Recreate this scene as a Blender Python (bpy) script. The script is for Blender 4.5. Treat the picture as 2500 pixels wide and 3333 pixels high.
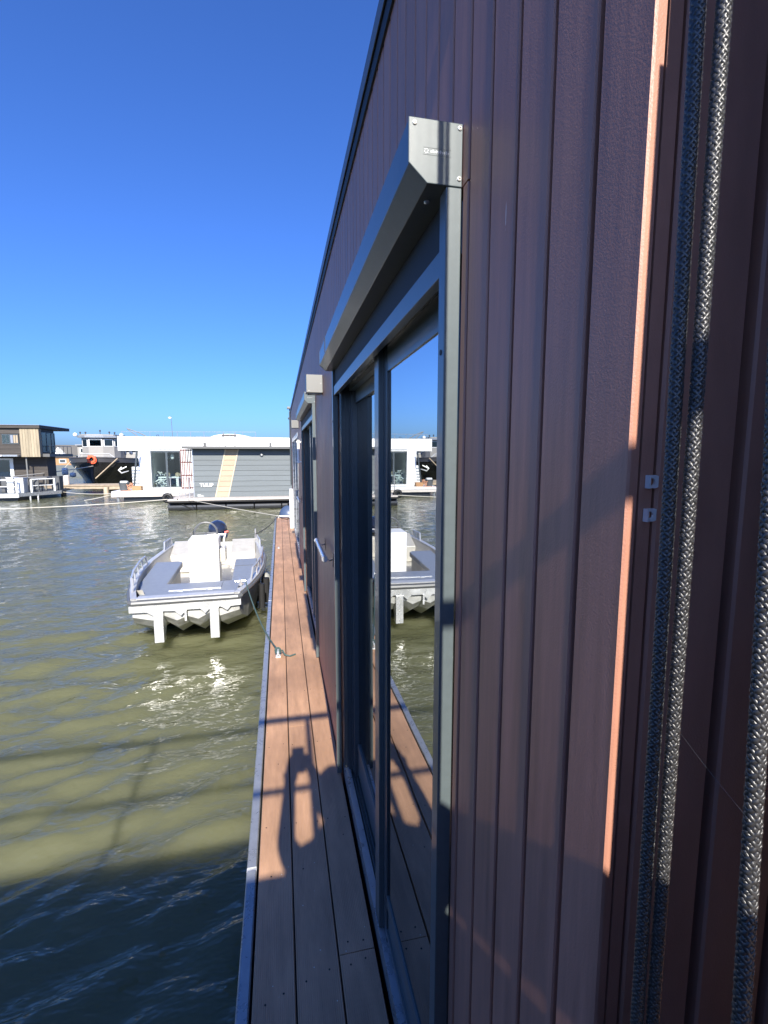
import bpy, bmesh, math, random
import numpy as np
from mathutils import Vector, Matrix
random.seed(7)
R = math.radians
S = bpy.context.scene
COL = S.collection
for o in list(bpy.data.objects): bpy.data.objects.remove(o)

# ------------------------------------------------------------------ camera, sky, sun, exposure
CAMZ = 2.17                                   # lens height above the water
cam = bpy.data.cameras.new('camera'); camo = bpy.data.objects.new('camera', cam); COL.objects.link(camo)
cam.sensor_fit = 'HORIZONTAL'; cam.sensor_width = 36.0; cam.lens = 36.0 * 1550 / 2500
cam.clip_start = 0.01; cam.clip_end = 5000
camo.location = (0, 0, CAMZ)
camo.rotation_euler = (R(90 - 6.79), 0, R(-12.25))
S.camera = camo

SUN_EL, SUN_AZ = 32.7, 0.75                   # degrees; azimuth = how far the light drifts towards the wall
world = bpy.data.worlds.new('World'); S.world = world; world.use_nodes = True
wn = world.node_tree.nodes; wl = world.node_tree.links
sky = wn.new('ShaderNodeTexSky'); sky.sky_type = 'NISHITA'; sky.sun_disc = False
sky.sun_elevation = R(SUN_EL); sky.sun_rotation = R(180 + SUN_AZ)
sky.altitude = 0; sky.air_density = 1.0; sky.dust_density = 1.3; sky.ozone_density = 9.0
tint = wn.new('ShaderNodeVectorMath'); tint.operation = 'MULTIPLY'; tint.inputs[1].default_value = (0.57, 0.745, 1.10)   # the phone's rendering of a clear blue sky
bg = wn['Background']; bg.inputs['Strength'].default_value = 0.073
wl.new(sky.outputs[0], tint.inputs[0]); wl.new(tint.outputs[0], bg.inputs['Color'])
sl = bpy.data.lights.new('sun', 'SUN'); sl.energy = 3.5; sl.angle = R(0.5); sl.color = (1.0, 0.93, 0.82)
so = bpy.data.objects.new('sun', sl); COL.objects.link(so)
sd = Vector((math.sin(R(SUN_AZ)) * math.cos(R(SUN_EL)), math.cos(R(SUN_AZ)) * math.cos(R(SUN_EL)), -math.sin(R(SUN_EL))))
so.rotation_euler = sd.to_track_quat('-Z', 'Y').to_euler()
so.location = (-3, -20, 14)
S.render.engine = 'CYCLES'
S.view_settings.view_transform = 'Standard'; S.view_settings.look = 'None'
S.view_settings.exposure = 1.55; S.view_settings.gamma = 1.0
S.view_settings.use_curve_mapping = False

# ------------------------------------------------------------------ materials
MATS = {}
def mat(name, col, rough=0.5, metal=0.0, spec=0.5, noise=0.0, nscale=20.0, nstretch=(1, 1, 1), bump=0.0, bscale=100.0,
        bstretch=(1, 1, 1), bdist=0.001, vary=0.0, coat=0.0, rvar=0.0):
    m = bpy.data.materials.new(name); m.use_nodes = True
    N, L = m.node_tree.nodes, m.node_tree.links
    b = N['Principled BSDF']
    b.inputs['Roughness'].default_value = rough; b.inputs['Metallic'].default_value = metal
    b.inputs['Specular IOR Level'].default_value = spec; b.inputs['Coat Weight'].default_value = coat
    b.inputs['Base Color'].default_value = (*col, 1)
    geo = N.new('ShaderNodeNewGeometry')
    def mapped(st):
        mp = N.new('ShaderNodeMapping'); mp.inputs['Scale'].default_value = st
        L.new(geo.outputs['Position'], mp.inputs['Vector']); return mp.outputs[0]
    fac = None
    if noise > 0:
        t = N.new('ShaderNodeTexNoise'); t.inputs['Scale'].default_value = nscale; t.inputs['Detail'].default_value = 6
        t.inputs['Roughness'].default_value = 0.65
        L.new(mapped(nstretch), t.inputs['Vector'])
        mr = N.new('ShaderNodeMapRange'); mr.inputs[1].default_value = 0.3; mr.inputs[2].default_value = 0.7
        mr.inputs[3].default_value = 1 - noise; mr.inputs[4].default_value = 1 + noise
        L.new(t.outputs['Fac'], mr.inputs[0]); fac = mr.outputs[0]
        if rvar > 0:
            rr = N.new('ShaderNodeMapRange'); rr.inputs[1].default_value = 0.3; rr.inputs[2].default_value = 0.7
            rr.inputs[3].default_value = max(0.02, rough - rvar); rr.inputs[4].default_value = rough + rvar
            L.new(t.outputs['Fac'], rr.inputs[0]); L.new(rr.outputs[0], b.inputs['Roughness'])
    if vary > 0:
        oi = N.new('ShaderNodeObjectInfo')
        mr = N.new('ShaderNodeMapRange'); mr.inputs[3].default_value = 1 - vary; mr.inputs[4].default_value = 1 + vary
        L.new(oi.outputs['Random'], mr.inputs[0])
        if fac is None: fac = mr.outputs[0]
        else:
            mu = N.new('ShaderNodeMath'); mu.operation = 'MULTIPLY'
            L.new(fac, mu.inputs[0]); L.new(mr.outputs[0], mu.inputs[1]); fac = mu.outputs[0]
    if fac is not None:
        vm = N.new('ShaderNodeVectorMath'); vm.operation = 'SCALE'; vm.inputs[0].default_value = col
        L.new(fac, vm.inputs['Scale']); L.new(vm.outputs[0], b.inputs['Base Color'])
    if bump > 0:
        t = N.new('ShaderNodeTexNoise'); t.inputs['Scale'].default_value = bscale; t.inputs['Detail'].default_value = 3
        L.new(mapped(bstretch), t.inputs['Vector'])
        bp = N.new('ShaderNodeBump'); bp.inputs['Strength'].default_value = bump; bp.inputs['Distance'].default_value = bdist
        L.new(t.outputs['Fac'], bp.inputs['Height']); L.new(bp.outputs[0], b.inputs['Normal'])
    MATS[name] = m
    return m

M_siding = mat('brown_siding', (0.40, 0.188, 0.130), 0.5, noise=0.22, nscale=9, nstretch=(1, 6, 0.35), bump=0.5, bscale=560,
               bstretch=(1, 1, 0.8), bdist=0.0006, vary=0.08, rvar=0.06)
def add_streaks(m):
    N, L = m.node_tree.nodes, m.node_tree.links; pb = N['Principled BSDF']
    geo = N.new('ShaderNodeNewGeometry'); mp = N.new('ShaderNodeMapping'); mp.inputs['Scale'].default_value = (22, 22, 1.6)
    L.new(geo.outputs['Position'], mp.inputs['Vector'])
    ns = N.new('ShaderNodeTexNoise'); ns.inputs['Scale'].default_value = 60; L.new(geo.outputs['Position'], ns.inputs['Vector'])
    vo = N.new('ShaderNodeTexVoronoi'); vo.inputs['Scale'].default_value = 1.0; L.new(mp.outputs[0], vo.inputs['Vector'])
    ad = N.new('ShaderNodeMath'); ad.operation = 'MULTIPLY_ADD'; ad.inputs[1].default_value = 0.05; L.new(ns.outputs['Fac'], ad.inputs[0]); L.new(vo.outputs['Distance'], ad.inputs[2])
    lt = N.new('ShaderNodeMath'); lt.operation = 'LESS_THAN'; lt.inputs[1].default_value = 0.055; L.new(ad.outputs[0], lt.inputs[0])
    src = pb.inputs['Base Color'].links[0].from_socket
    mu = N.new('ShaderNodeMath'); mu.operation = 'MULTIPLY'; mu.inputs[1].default_value = 0.55; L.new(lt.outputs[0], mu.inputs[0])
    mc = N.new('ShaderNodeMix'); mc.data_type = 'RGBA'; L.new(mu.outputs[0], mc.inputs[0]); L.new(src, mc.inputs[6]); mc.inputs[7].default_value = (0.75, 0.72, 0.68, 1)
    L.new(mc.outputs[2], pb.inputs['Base Color'])
add_streaks(M_siding)
M_groove = mat('siding_tongue', (0.05, 0.022, 0.016), 0.6)
M_anth = mat('anthracite_powder_coat', (0.085, 0.106, 0.112), 0.36, coat=0.2, noise=0.06, nscale=60, bump=0.12, bscale=900, bdist=0.0003)
M_anthd = mat('dark_window_frame', (0.058, 0.070, 0.078), 0.25, noise=0.08, nscale=40)
M_alu = mat('brushed_aluminium', (0.46, 0.47, 0.48), 0.35, 0.25, noise=0.12, nscale=30, nstretch=(1, 0.1, 1), rvar=0.08)
M_alud = mat('grey_anodised_strip', (0.34, 0.36, 0.38), 0.3, 0.5, noise=0.15, nscale=14, rvar=0.08)
M_steel = mat('stainless_steel', (0.62, 0.63, 0.64), 0.22, 0.6)
M_clip = mat('bright_zinc_clip', (0.8, 0.82, 0.84), 0.25, 0.35)
M_screw = mat('screw_zinc', (0.8, 0.78, 0.72), 0.25, 0.6)
M_fabric = mat('screen_fabric', (0.018, 0.02, 0.023), 0.7, bump=0.4, bscale=700, bdist=0.0006)
M_black = mat('black_gasket', (0.006, 0.006, 0.007), 0.6)
M_trim = mat('roof_trim_metal', (0.10, 0.105, 0.11), 0.4, 0.3)
M_room = mat('dark_interior', (0.03, 0.03, 0.032), 0.8)
M_hullc = mat('float_concrete', (0.10, 0.10, 0.095), 0.7, noise=0.3, nscale=5)
M_rope = mat('navy_rope', (0.024, 0.024, 0.025), 0.42, spec=0.8, noise=0.25, nscale=300)
M_ropew = mat('pale_rope', (0.55, 0.52, 0.44), 0.8)
M_ropeg = mat('green_rope', (0.05, 0.09, 0.085), 0.7)
M_bark = mat('lamp_grey_metal', (0.16, 0.16, 0.152), 0.45, 0.3)
M_white = mat('white_render', (0.80, 0.80, 0.78), 0.7, noise=0.05, nscale=3)
M_whitep = mat('white_paint', (0.75, 0.76, 0.75), 0.4, noise=0.06, nscale=8)
M_greyl = mat('grey_plank', (0.10, 0.118, 0.126), 0.6, noise=0.08, nscale=4, nstretch=(0.3, 1, 4), vary=0.06)
M_tan = mat('tan_plank', (0.34, 0.265, 0.18), 0.6, noise=0.08, nscale=4, vary=0.05)
M_cream = mat('cream_trim', (0.46, 0.38, 0.27), 0.55)
M_roofd = mat('dark_grey_fascia', (0.09, 0.092, 0.09), 0.55)
M_decklt = mat('pale_deck_edge', (0.50, 0.46, 0.42), 0.7, noise=0.15, nscale=6)
M_plast = mat('black_float_plastic', (0.028, 0.03, 0.033), 0.28, noise=0.2, nscale=6)
M_redbrown = mat('red_brown_slat', (0.11, 0.036, 0.03), 0.6)
M_rubber = mat('black_rubber', (0.014, 0.014, 0.015), 0.55)
M_galv = mat('galvanised_plate', (0.58, 0.59, 0.595), 0.45, 0.3, noise=0.35, nscale=22, rvar=0.1)
M_bow = mat('mill_finish_bow_plate', (0.78, 0.79, 0.79), 0.30, 0.55, noise=0.16, nscale=9, rvar=0.1)
M_boatw = mat('boat_white_alu', (0.47, 0.455, 0.41), 0.4, 0.15, noise=0.12, nscale=9)
M_hull = mat('boat_hull_alu', (0.45, 0.455, 0.44), 0.42, 0.25, noise=0.3, nscale=7)
M_cush = mat('blue_grey_cushion', (0.20, 0.225, 0.27), 0.45, noise=0.08, nscale=15, bump=0.2, bscale=150, bdist=0.001)
M_boatdk = mat('boat_dark_rubrail', (0.10, 0.105, 0.11), 0.4)
M_navy = mat('outboard_navy', (0.018, 0.025, 0.05), 0.15, coat=0.5)
M_red = mat('red_plastic', (0.6, 0.06, 0.03), 0.4)
M_orange = mat('orange_buoy', (0.85, 0.12, 0.05), 0.5)
M_tugblk = mat('black_hull_paint', (0.012, 0.012, 0.013), 0.22, noise=0.3, nscale=2)
M_tuggrey = mat('dark_grey_bulwark', (0.05, 0.05, 0.055), 0.35)
M_tughouse = mat('grey_wheelhouse', (0.27, 0.26, 0.24), 0.5, noise=0.06, nscale=4)
M_woodlt = mat('pale_wood_cladding', (0.27, 0.225, 0.15), 0.7, noise=0.25, nscale=5, nstretch=(3, 3, 0.2), vary=0.22)
M_wooddk = mat('dark_wood_cladding', (0.045, 0.038, 0.032), 0.65, noise=0.35, nscale=4, nstretch=(0.3, 1, 5), vary=0.15)
M_jetty = mat('weathered_jetty_wood', (0.36, 0.29, 0.21), 0.8, noise=0.3, nscale=4, vary=0.15)
M_slate = mat('slate_roof', (0.10, 0.095, 0.09), 0.7)
M_orangew = mat('orange_facade', (0.34, 0.19, 0.09), 0.7)
M_wicker = mat('grey_wicker', (0.075, 0.08, 0.085), 0.7, noise=0.2, nscale=30)
M_skin = mat('skin', (0.5, 0.3, 0.22), 0.5)
M_hair = mat('brown_hair', (0.05, 0.03, 0.02), 0.5)
M_cloth = mat('dark_jacket', (0.03, 0.035, 0.05), 0.8)
M_blue = mat('blue_fender', (0.06, 0.09, 0.16), 0.4)
M_greyf = mat('grey_fender', (0.26, 0.27, 0.26), 0.55, noise=0.3, nscale=12)

def deck_material():
    m = mat('composite_deck', (0.43, 0.252, 0.15), 0.55, noise=0.2, nscale=7, nstretch=(3, 0.5, 1), vary=0.06)
    N, L = m.node_tree.nodes, m.node_tree.links
    geo = N.new('ShaderNodeNewGeometry')
    sp = N.new('ShaderNodeSeparateXYZ'); L.new(geo.outputs['Position'], sp.inputs[0])
    mu = N.new('ShaderNodeMath'); mu.operation = 'MULTIPLY'; mu.inputs[1].default_value = 2 * math.pi / 0.0062
    L.new(sp.outputs['X'], mu.inputs[0])
    si = N.new('ShaderNodeMath'); si.operation = 'SINE'; L.new(mu.outputs[0], si.inputs[0])
    t = N.new('ShaderNodeTexNoise'); t.inputs['Scale'].default_value = 60; t.inputs['Detail'].default_value = 4
    mp = N.new('ShaderNodeMapping'); mp.inputs['Scale'].default_value = (3, 0.12, 1)
    L.new(geo.outputs['Position'], mp.inputs['Vector']); L.new(mp.outputs[0], t.inputs['Vector'])
    ad = N.new('ShaderNodeMath'); ad.operation = 'MULTIPLY_ADD'; ad.inputs[1].default_value = 2.0
    L.new(t.outputs['Fac'], ad.inputs[0]); L.new(si.outputs[0], ad.inputs[2])
    vo = N.new('ShaderNodeTexVoronoi'); vo.inputs['Scale'].default_value = 26; L.new(geo.outputs['Position'], vo.inputs['Vector'])
    lt = N.new('ShaderNodeMath'); lt.operation = 'LESS_THAN'; lt.inputs[1].default_value = 0.055; L.new(vo.outputs['Distance'], lt.inputs[0])
    big = N.new('ShaderNodeTexNoise'); big.inputs['Scale'].default_value = 2.2; big.inputs['Detail'].default_value = 5
    L.new(geo.outputs['Position'], big.inputs['Vector'])
    gm = N.new('ShaderNodeMath'); gm.operation = 'GREATER_THAN'; gm.inputs[1].default_value = 0.52; L.new(big.outputs['Fac'], gm.inputs[0])
    an = N.new('ShaderNodeMath'); an.operation = 'MULTIPLY'; L.new(lt.outputs[0], an.inputs[0]); L.new(gm.outputs[0], an.inputs[1])
    dr = N.new('ShaderNodeMapRange'); dr.inputs[1].default_value = 0.35; dr.inputs[2].default_value = 0.65; dr.inputs[3].default_value = 0.80; dr.inputs[4].default_value = 1.12
    L.new(big.outputs['Fac'], dr.inputs[0])
    pb = N['Principled BSDF']; src = pb.inputs['Base Color'].links[0].from_socket
    sc_ = N.new('ShaderNodeVectorMath'); sc_.operation = 'SCALE'; L.new(src, sc_.inputs[0]); L.new(dr.outputs[0], sc_.inputs['Scale'])
    mc = N.new('ShaderNodeMix'); mc.data_type = 'RGBA'; L.new(an.outputs[0], mc.inputs[0]); L.new(sc_.outputs[0], mc.inputs[6]); mc.inputs[7].default_value = (0.62, 0.57, 0.48, 1)
    L.new(mc.outputs[2], pb.inputs['Base Color'])
    bp = N.new('ShaderNodeBump'); bp.inputs['Strength'].default_value = 0.5; bp.inputs['Distance'].default_value = 0.0007
    L.new(ad.outputs[0], bp.inputs['Height']); L.new(bp.outputs[0], N['Principled BSDF'].inputs['Normal'])
    return m
M_deck = deck_material()

def glass_material(name, ior, tint):
    m = bpy.data.materials.new(name); m.use_nodes = True
    N, L = m.node_tree.nodes, m.node_tree.links
    N.remove(N['Principled BSDF'])
    fr = N.new('ShaderNodeFresnel'); fr.inputs['IOR'].default_value = ior
    tr = N.new('ShaderNodeBsdfTransparent'); tr.inputs[0].default_value = (*tint, 1)
    gl = N.new('ShaderNodeBsdfGlossy'); gl.inputs['Roughness'].default_value = 0.0; gl.inputs[0].default_value = (0.93, 0.96, 0.97, 1)
    nz_ = N.new('ShaderNodeTexNoise'); nz_.inputs['Scale'].default_value = 2.5; ge = N.new('ShaderNodeNewGeometry'); L.new(ge.outputs['Position'], nz_.inputs['Vector'])
    bp = N.new('ShaderNodeBump'); bp.inputs['Strength'].default_value = 0.25; bp.inputs['Distance'].default_value = 0.0012; L.new(nz_.outputs['Fac'], bp.inputs['Height']); L.new(bp.outputs[0], gl.inputs['Normal'])
    mx = N.new('ShaderNodeMixShader')
    L.new(fr.outputs[0], mx.inputs[0]); L.new(tr.outputs[0], mx.inputs[1]); L.new(gl.outputs[0], mx.inputs[2])
    L.new(mx.outputs[0], N['Material Output'].inputs['Surface'])
    return m
M_glass = glass_material('coated_glass', 14.0, (0.45, 0.5, 0.5))
M_glassc = glass_material('clear_glass', 1.5, (0.8, 0.85, 0.85))
M_glassb = glass_material('teal_glass', 2.0, (0.25, 0.4, 0.42))

def water_material():
    m = bpy.data.materials.new('canal_water'); m.use_nodes = True
    N, L = m.node_tree.nodes, m.node_tree.links
    b = N['Principled BSDF']
    b.inputs['Base Color'].default_value = (0.112, 0.116, 0.062, 1)
    b.inputs['Roughness'].default_value = 0.02; b.inputs['IOR'].default_value = 1.33
    b.inputs['Subsurface Weight'].default_value = 1.0; b.inputs['Subsurface Radius'].default_value = (1.0, 1.0, 0.7); b.inputs['Subsurface Scale'].default_value = 0.32
    b.subsurface_method = 'BURLEY'
    geo = N.new('ShaderNodeNewGeometry')
    def nz(scale, rot, st, det):
        mp = N.new('ShaderNodeMapping'); mp.inputs['Rotation'].default_value = (0, 0, R(rot)); mp.inputs['Scale'].default_value = st
        t = N.new('ShaderNodeTexNoise'); t.inputs['Scale'].default_value = scale; t.inputs['Detail'].default_value = det
        L.new(geo.outputs['Position'], mp.inputs['Vector']); L.new(mp.outputs[0], t.inputs['Vector']); return t.outputs['Fac']
    a1 = nz(5.5, -20, (0.45, 1, 1), 3); a2 = nz(17.0, -20, (0.5, 1, 1), 2)
    am = N.new('ShaderNodeMath'); am.operation = 'MULTIPLY_ADD'; am.inputs[1].default_value = 0.62; L.new(a2, am.inputs[0]); L.new(a1, am.inputs[2]); a = am.outputs[0]
    bp = N.new('ShaderNodeBump'); bp.inputs['Strength'].default_value = 1.0; bp.inputs['Distance'].default_value = 0.030
    L.new(a, bp.inputs['Height'])
    L.new(bp.outputs[0], b.inputs['Normal'])
    return m
M_water = water_material()

# ------------------------------------------------------------------ mesh helpers
ORG = {}
class MB:
    def __init__(s): s.v = []; s.f = []
    def add(s, vs, fs):
        n = len(s.v); s.v += [tuple(p) for p in vs]; s.f += [tuple(i + n for i in f) for f in fs]; return s
    def box(s, x0, x1, y0, y1, z0, z1):
        return s.add([(x0, y0, z0), (x1, y0, z0), (x1, y1, z0), (x0, y1, z0), (x0, y0, z1), (x1, y0, z1), (x1, y1, z1), (x0, y1, z1)],
                     [(0, 3, 2, 1), (4, 5, 6, 7), (0, 1, 5, 4), (1, 2, 6, 5), (2, 3, 7, 6), (3, 0, 4, 7)])
    def prism(s, poly, ax, a, b):
        # poly: list of 2-D points in the plane perpendicular to axis ax; extruded from a to b
        def P(q, t):
            if ax == 'x': return (t, q[0], q[1])
            if ax == 'y': return (q[0], t, q[1])
            return (q[0], q[1], t)
        n = len(poly)
        vs = [P(q, a) for q in poly] + [P(q, b) for q in poly]
        fs = [tuple(range(n - 1, -1, -1)), tuple(range(n, 2 * n))] + [(i, (i + 1) % n, n + (i + 1) % n, n + i) for i in range(n)]
        return s.add(vs, fs)
    def tube(s, path, r, n=8, cap=True):
        path = [Vector(p) for p in path]; rs = r if isinstance(r, (list, tuple)) else [r] * len(path)
        vs, fs = [], []; up = None
        for i, p in enumerate(path):
            d = (path[min(i + 1, len(path) - 1)] - path[max(i - 1, 0)])
            d = d.normalized() if d.length > 1e-9 else Vector((0, 0, 1))
            if up is None: up = Vector((0, 0, 1)) if abs(d.z) < 0.9 else Vector((1, 0, 0))
            a = d.cross(up).normalized(); c = a.cross(d).normalized(); up = c
            for k in range(n):
                t = 2 * math.pi * k / n
                vs.append(p + (a * math.cos(t) + c * math.sin(t)) * rs[i])
        for i in range(len(path) - 1):
            for k in range(n):
                fs.append((i * n + k, i * n + (k + 1) % n, (i + 1) * n + (k + 1) % n, (i + 1) * n + k))
        if cap: fs += [tuple(range(n - 1, -1, -1)), tuple((len(path) - 1) * n + k for k in range(n))]
        return s.add(vs, fs)
    def ell(s, c, r, nu=14, nv=8):
        vs, fs = [], []
        for j in range(nv + 1):
            ph = math.pi * j / nv
            for i in range(nu):
                th = 2 * math.pi * i / nu
                vs.append((c[0] + r[0] * math.sin(ph) * math.cos(th), c[1] + r[1] * math.sin(ph) * math.sin(th), c[2] + r[2] * math.cos(ph)))
        for j in range(nv):
            for i in range(nu): fs.append((j * nu + i, (j + 1) * nu + i, (j + 1) * nu + (i + 1) % nu, j * nu + (i + 1) % nu))
        return s.add(vs, fs)
    def torus(s, c, R0, r, ax='y', nu=24, nv=8):
        vs, fs = [], []
        for i in range(nu):
            a = 2 * math.pi * i / nu
            for j in range(nv):
                b = 2 * math.pi * j / nv
                q = (R0 + r * math.cos(b)); u, w, d = q * math.cos(a), q * math.sin(a), r * math.sin(b)
                vs.append({'y': (c[0] + u, c[1] + d, c[2] + w), 'x': (c[0] + d, c[1] + u, c[2] + w), 'z': (c[0] + u, c[1] + w, c[2] + d)}[ax])
        for i in range(nu):
            for j in range(nv):
                fs.append((i * nv + j, ((i + 1) % nu) * nv + j, ((i + 1) % nu) * nv + (j + 1) % nv, i * nv + (j + 1) % nv))
        return s.add(vs, fs)
    def loft(s, rings, closed=False, cap=False):
        n = len(rings[0]); vs = [p for r in rings for p in r]; fs = []
        for i in range(len(rings) - 1):
            for k in range(n if closed else n - 1):
                fs.append((i * n + k, i * n + (k + 1) % n, (i + 1) * n + (k + 1) % n, (i + 1) * n + k))
        if cap: fs += [tuple(range(n - 1, -1, -1)), tuple((len(rings) - 1) * n + k for k in range(n))]
        return s.add(vs, fs)
    def mesh(s, name, o=(0, 0, 0)):
        me = bpy.data.meshes.new(name)
        me.from_pydata([(v[0] - o[0], v[1] - o[1], v[2] - o[2]) for v in s.v], [], s.f)
        bm = bmesh.new(); bm.from_mesh(me); bmesh.ops.recalc_face_normals(bm, faces=bm.faces); bm.to_mesh(me); bm.free()
        me.update(); return me
    def build(s, name, m, parent=None, smooth=False, bevel=0, origin=None, label=None, cat=None, group=None, kind=None):
        o0 = ORG.get(parent.name, (0, 0, 0)) if parent else (origin or (0, 0, 0))
        me = s.mesh(name, o0); me.materials.append(m)
        if smooth: me.polygons.foreach_set('use_smooth', [True] * len(me.polygons))
        o = bpy.data.objects.new(name, me); COL.objects.link(o)
        if parent: o.parent = parent; ORG[o.name] = o0
        else: o.location = o0; ORG[o.name] = o0
        if bevel:
            b = o.modifiers.new('bevel', 'BEVEL'); b.width = bevel; b.segments = 2; b.limit_method = 'ANGLE'
        tag(o, label, cat, group, kind); return o
def tag(o, label=None, cat=None, group=None, kind=None):
    if label: o['label'] = label
    if cat: o['category'] = cat
    if group: o['group'] = group
    if kind: o['kind'] = kind
    return o
def thing(name, loc, label, cat, group=None):
    o = bpy.data.objects.new(name, None); COL.objects.link(o); o.location = loc; ORG[o.name] = loc; o.empty_display_size = 0.1
    return tag(o, label, cat, group)
def smooth_by_angle(o, deg=35):
    me = o.data; me.polygons.foreach_set('use_smooth', [True] * len(me.polygons))
    bm = bmesh.new(); bm.from_mesh(me)
    for e in bm.edges:
        if len(e.link_faces) == 2 and e.calc_face_angle(0) > R(deg): e.smooth = False
    bm.to_mesh(me); bm.free(); return o
def dup(o, parent, loc, scale=None, name=None):
    c = o.copy(); COL.objects.link(c); c.parent = parent; c.location = loc
    if scale: c.scale = scale
    return c

# ------------------------------------------------------------------ water
def build_water():
    def axis(lo, hi, c, s0, g):
        out = [c]; p, st = c, s0
        while p < hi:
            st = max(s0, s0 + g * abs(p - c)); p += st; out.append(p)
        out2 = []; p = c
        while p > lo:
            st = max(s0, s0 + g * abs(p - c)); p -= st; out2.append(p)
        return np.array(out2[::-1] + out)
    ys = axis(-8, 1500, 2.2, 0.030, 0.0085)
    xs = axis(-1200, 900, -1.0, 0.04, 0.017)
    X, Y = np.meshgrid(xs, ys)
    stx = np.gradient(xs)[None, :] + 0 * X; sty = np.gradient(ys)[:, None] + 0 * X
    stp = np.maximum(stx * 0.6, sty)
    Z = np.zeros_like(X); rs = np.random.RandomState(5)
    for i in range(64):
        lam = 0.11 * (8.0 ** (i / 63.0)); th = R(112) + rs.normal(0, 0.38)
        k = 2 * math.pi / lam; ph = rs.rand() * 6.283
        amp = 0.0140 * lam * rs.uniform(0.5, 1.2) * (1.15 if lam < 0.35 else 0.65)
        fade = np.clip((lam / stp - 2.5) / 2.5, 0, 1)
        Z += amp * fade * np.sin(k * (X * math.cos(th) + Y * math.sin(th)) + ph)
    # gentle gusty variation of the wave height, calmer in the lee of the house
    g = 0.75 + 0.35 * np.sin(0.9 * X + 0.4 * Y + 1) * np.sin(0.35 * Y - 0.5 * X)
    lee = np.clip((-X - 0.1) / 1.6, 0, 1) * 0.45 + 0.55
    Z *= g * lee
    n, m_ = X.shape
    co = np.stack([X, Y, Z], -1).reshape(-1, 3).astype(np.float32)
    idx = np.arange(n * m_).reshape(n, m_)
    fa = np.stack([idx[:-1, :-1], idx[:-1, 1:], idx[1:, 1:], idx[1:, :-1]], -1).reshape(-1, 4)
    me = bpy.data.meshes.new('water')
    me.vertices.add(len(co)); me.vertices.foreach_set('co', co.ravel())
    me.loops.add(fa.size); me.loops.foreach_set('vertex_index', fa.ravel().astype(np.int32))
    me.polygons.add(len(fa)); me.polygons.foreach_set('loop_start', np.arange(0, fa.size, 4, dtype=np.int32))
    me.polygons.foreach_set('loop_total', np.full(len(fa), 4, dtype=np.int32))
    me.update(calc_edges=True); me.validate()
    me.polygons.foreach_set('use_smooth', np.ones(len(me.polygons), dtype=bool)); me.materials.append(M_water)
    o = bpy.data.objects.new('water', me); COL.objects.link(o); tag(o, kind='structure')
build_water()

# ------------------------------------------------------------------ our floating house
XW = 0.2756          # face of the side siding
DZ = 0.52            # deck level
ROOF = 3.262
YEND = 12.35
house = thing('floating_house', (0.6, 6.0, 0.0), 'brown vertically clad floating house filling the right side', 'house')
MB().box(-0.150, 5.2, -4.0, 12.98, -0.6, 0.40).build('float_hull', M_hullc, house)
# backing wall (seen in the grooves), with openings left for the glazed doors
YC = 0.337
openings = [(0.745, 2.30, 0.57, 2.565), (3.785, 5.73, 0.57, 2.565), (7.52, 10.55, 0.57, 2.50)]
bk = MB()
edges = [YC + 0.012]
for (a, b, z0, z1) in openings: edges += [a, b]
edges.append(YEND - 0.01)
for i in range(0, len(edges), 2): bk.box(XW + 0.0105, XW + 0.075, edges[i], edges[i + 1], 0.405, ROOF - 0.03)
for (a, b, z0, z1) in openings:
    bk.box(XW + 0.0105, XW + 0.075, a, b, z1, ROOF - 0.03); bk.box(XW + 0.0105, XW + 0.075, a, b, 0.405, z0)
bk.box(XW + 0.075, 5.0, YEND - 0.08, YEND - 0.011, 0.405, ROOF - 0.03)
bk.build('wall', M_groove, house)
# siding boards: one unit-high board mesh per width, copied
PITCH, GAP = 0.0729, 0.0085
def board_mesh(wd, tilt=0.00035):
    e = 0.0012; x0 = 0.0
    prof = [(x0 + tilt + 0.0022, 0.0), (x0 + tilt, e), (x0, wd - e), (x0 + 0.0022, wd), (0.010, wd), (0.010, 0.0)]
    me = MB().prism(prof, 'z', 0.0, 1.0).mesh('siding_board'); me.materials.append(M_siding); return me
BM_full = board_mesh(PITCH - GAP); bcache = {}
def place_board(y0, y1, z0, z1):
    wd = round(y1 - y0, 4)
    me = BM_full if abs(wd - (PITCH - GAP)) < 1e-3 else bcache.setdefault(wd, board_mesh(wd))
    o = bpy.data.objects.new('siding_board', me); COL.objects.link(o); o.parent = house
    hx = ORG[house.name]
    o.location = (XW + random.uniform(-0.00012, 0.00012) - hx[0], y0 - hx[1], z0 - hx[2]); o.scale = (1, 1, z1 - z0)
ZB0, ZB1 = 0.44, ROOF - 0.035
def side_board(y0, y1):
    segs = [(y0, y1, [])]
    cuts = []
    for (a, b, z0, z1) in [(0.716, 2.327, 0.44, 2.565), (3.752, 5.745, 0.44, 2.565), (7.50, 10.57, 0.44, 2.52)]:
        if y1 > a and y0 < b: cuts.append((a, b, z1))
    if not cuts: place_board(y0, y1, ZB0, ZB1); return
    a, b, z1 = cuts[0]
    place_board(y0, y1, z1 + 0.002, ZB1)
    if y0 < a - 0.004: place_board(y0, a, ZB0, z1 - 0.001)
    if y1 > b + 0.004: place_board(b, y1, ZB0, z1 - 0.001)
side_board(YC, 0.4055 - GAP)
y = 0.4055
while y + PITCH < YEND:
    side_board(y, y + PITCH - GAP); y += PITCH
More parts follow.
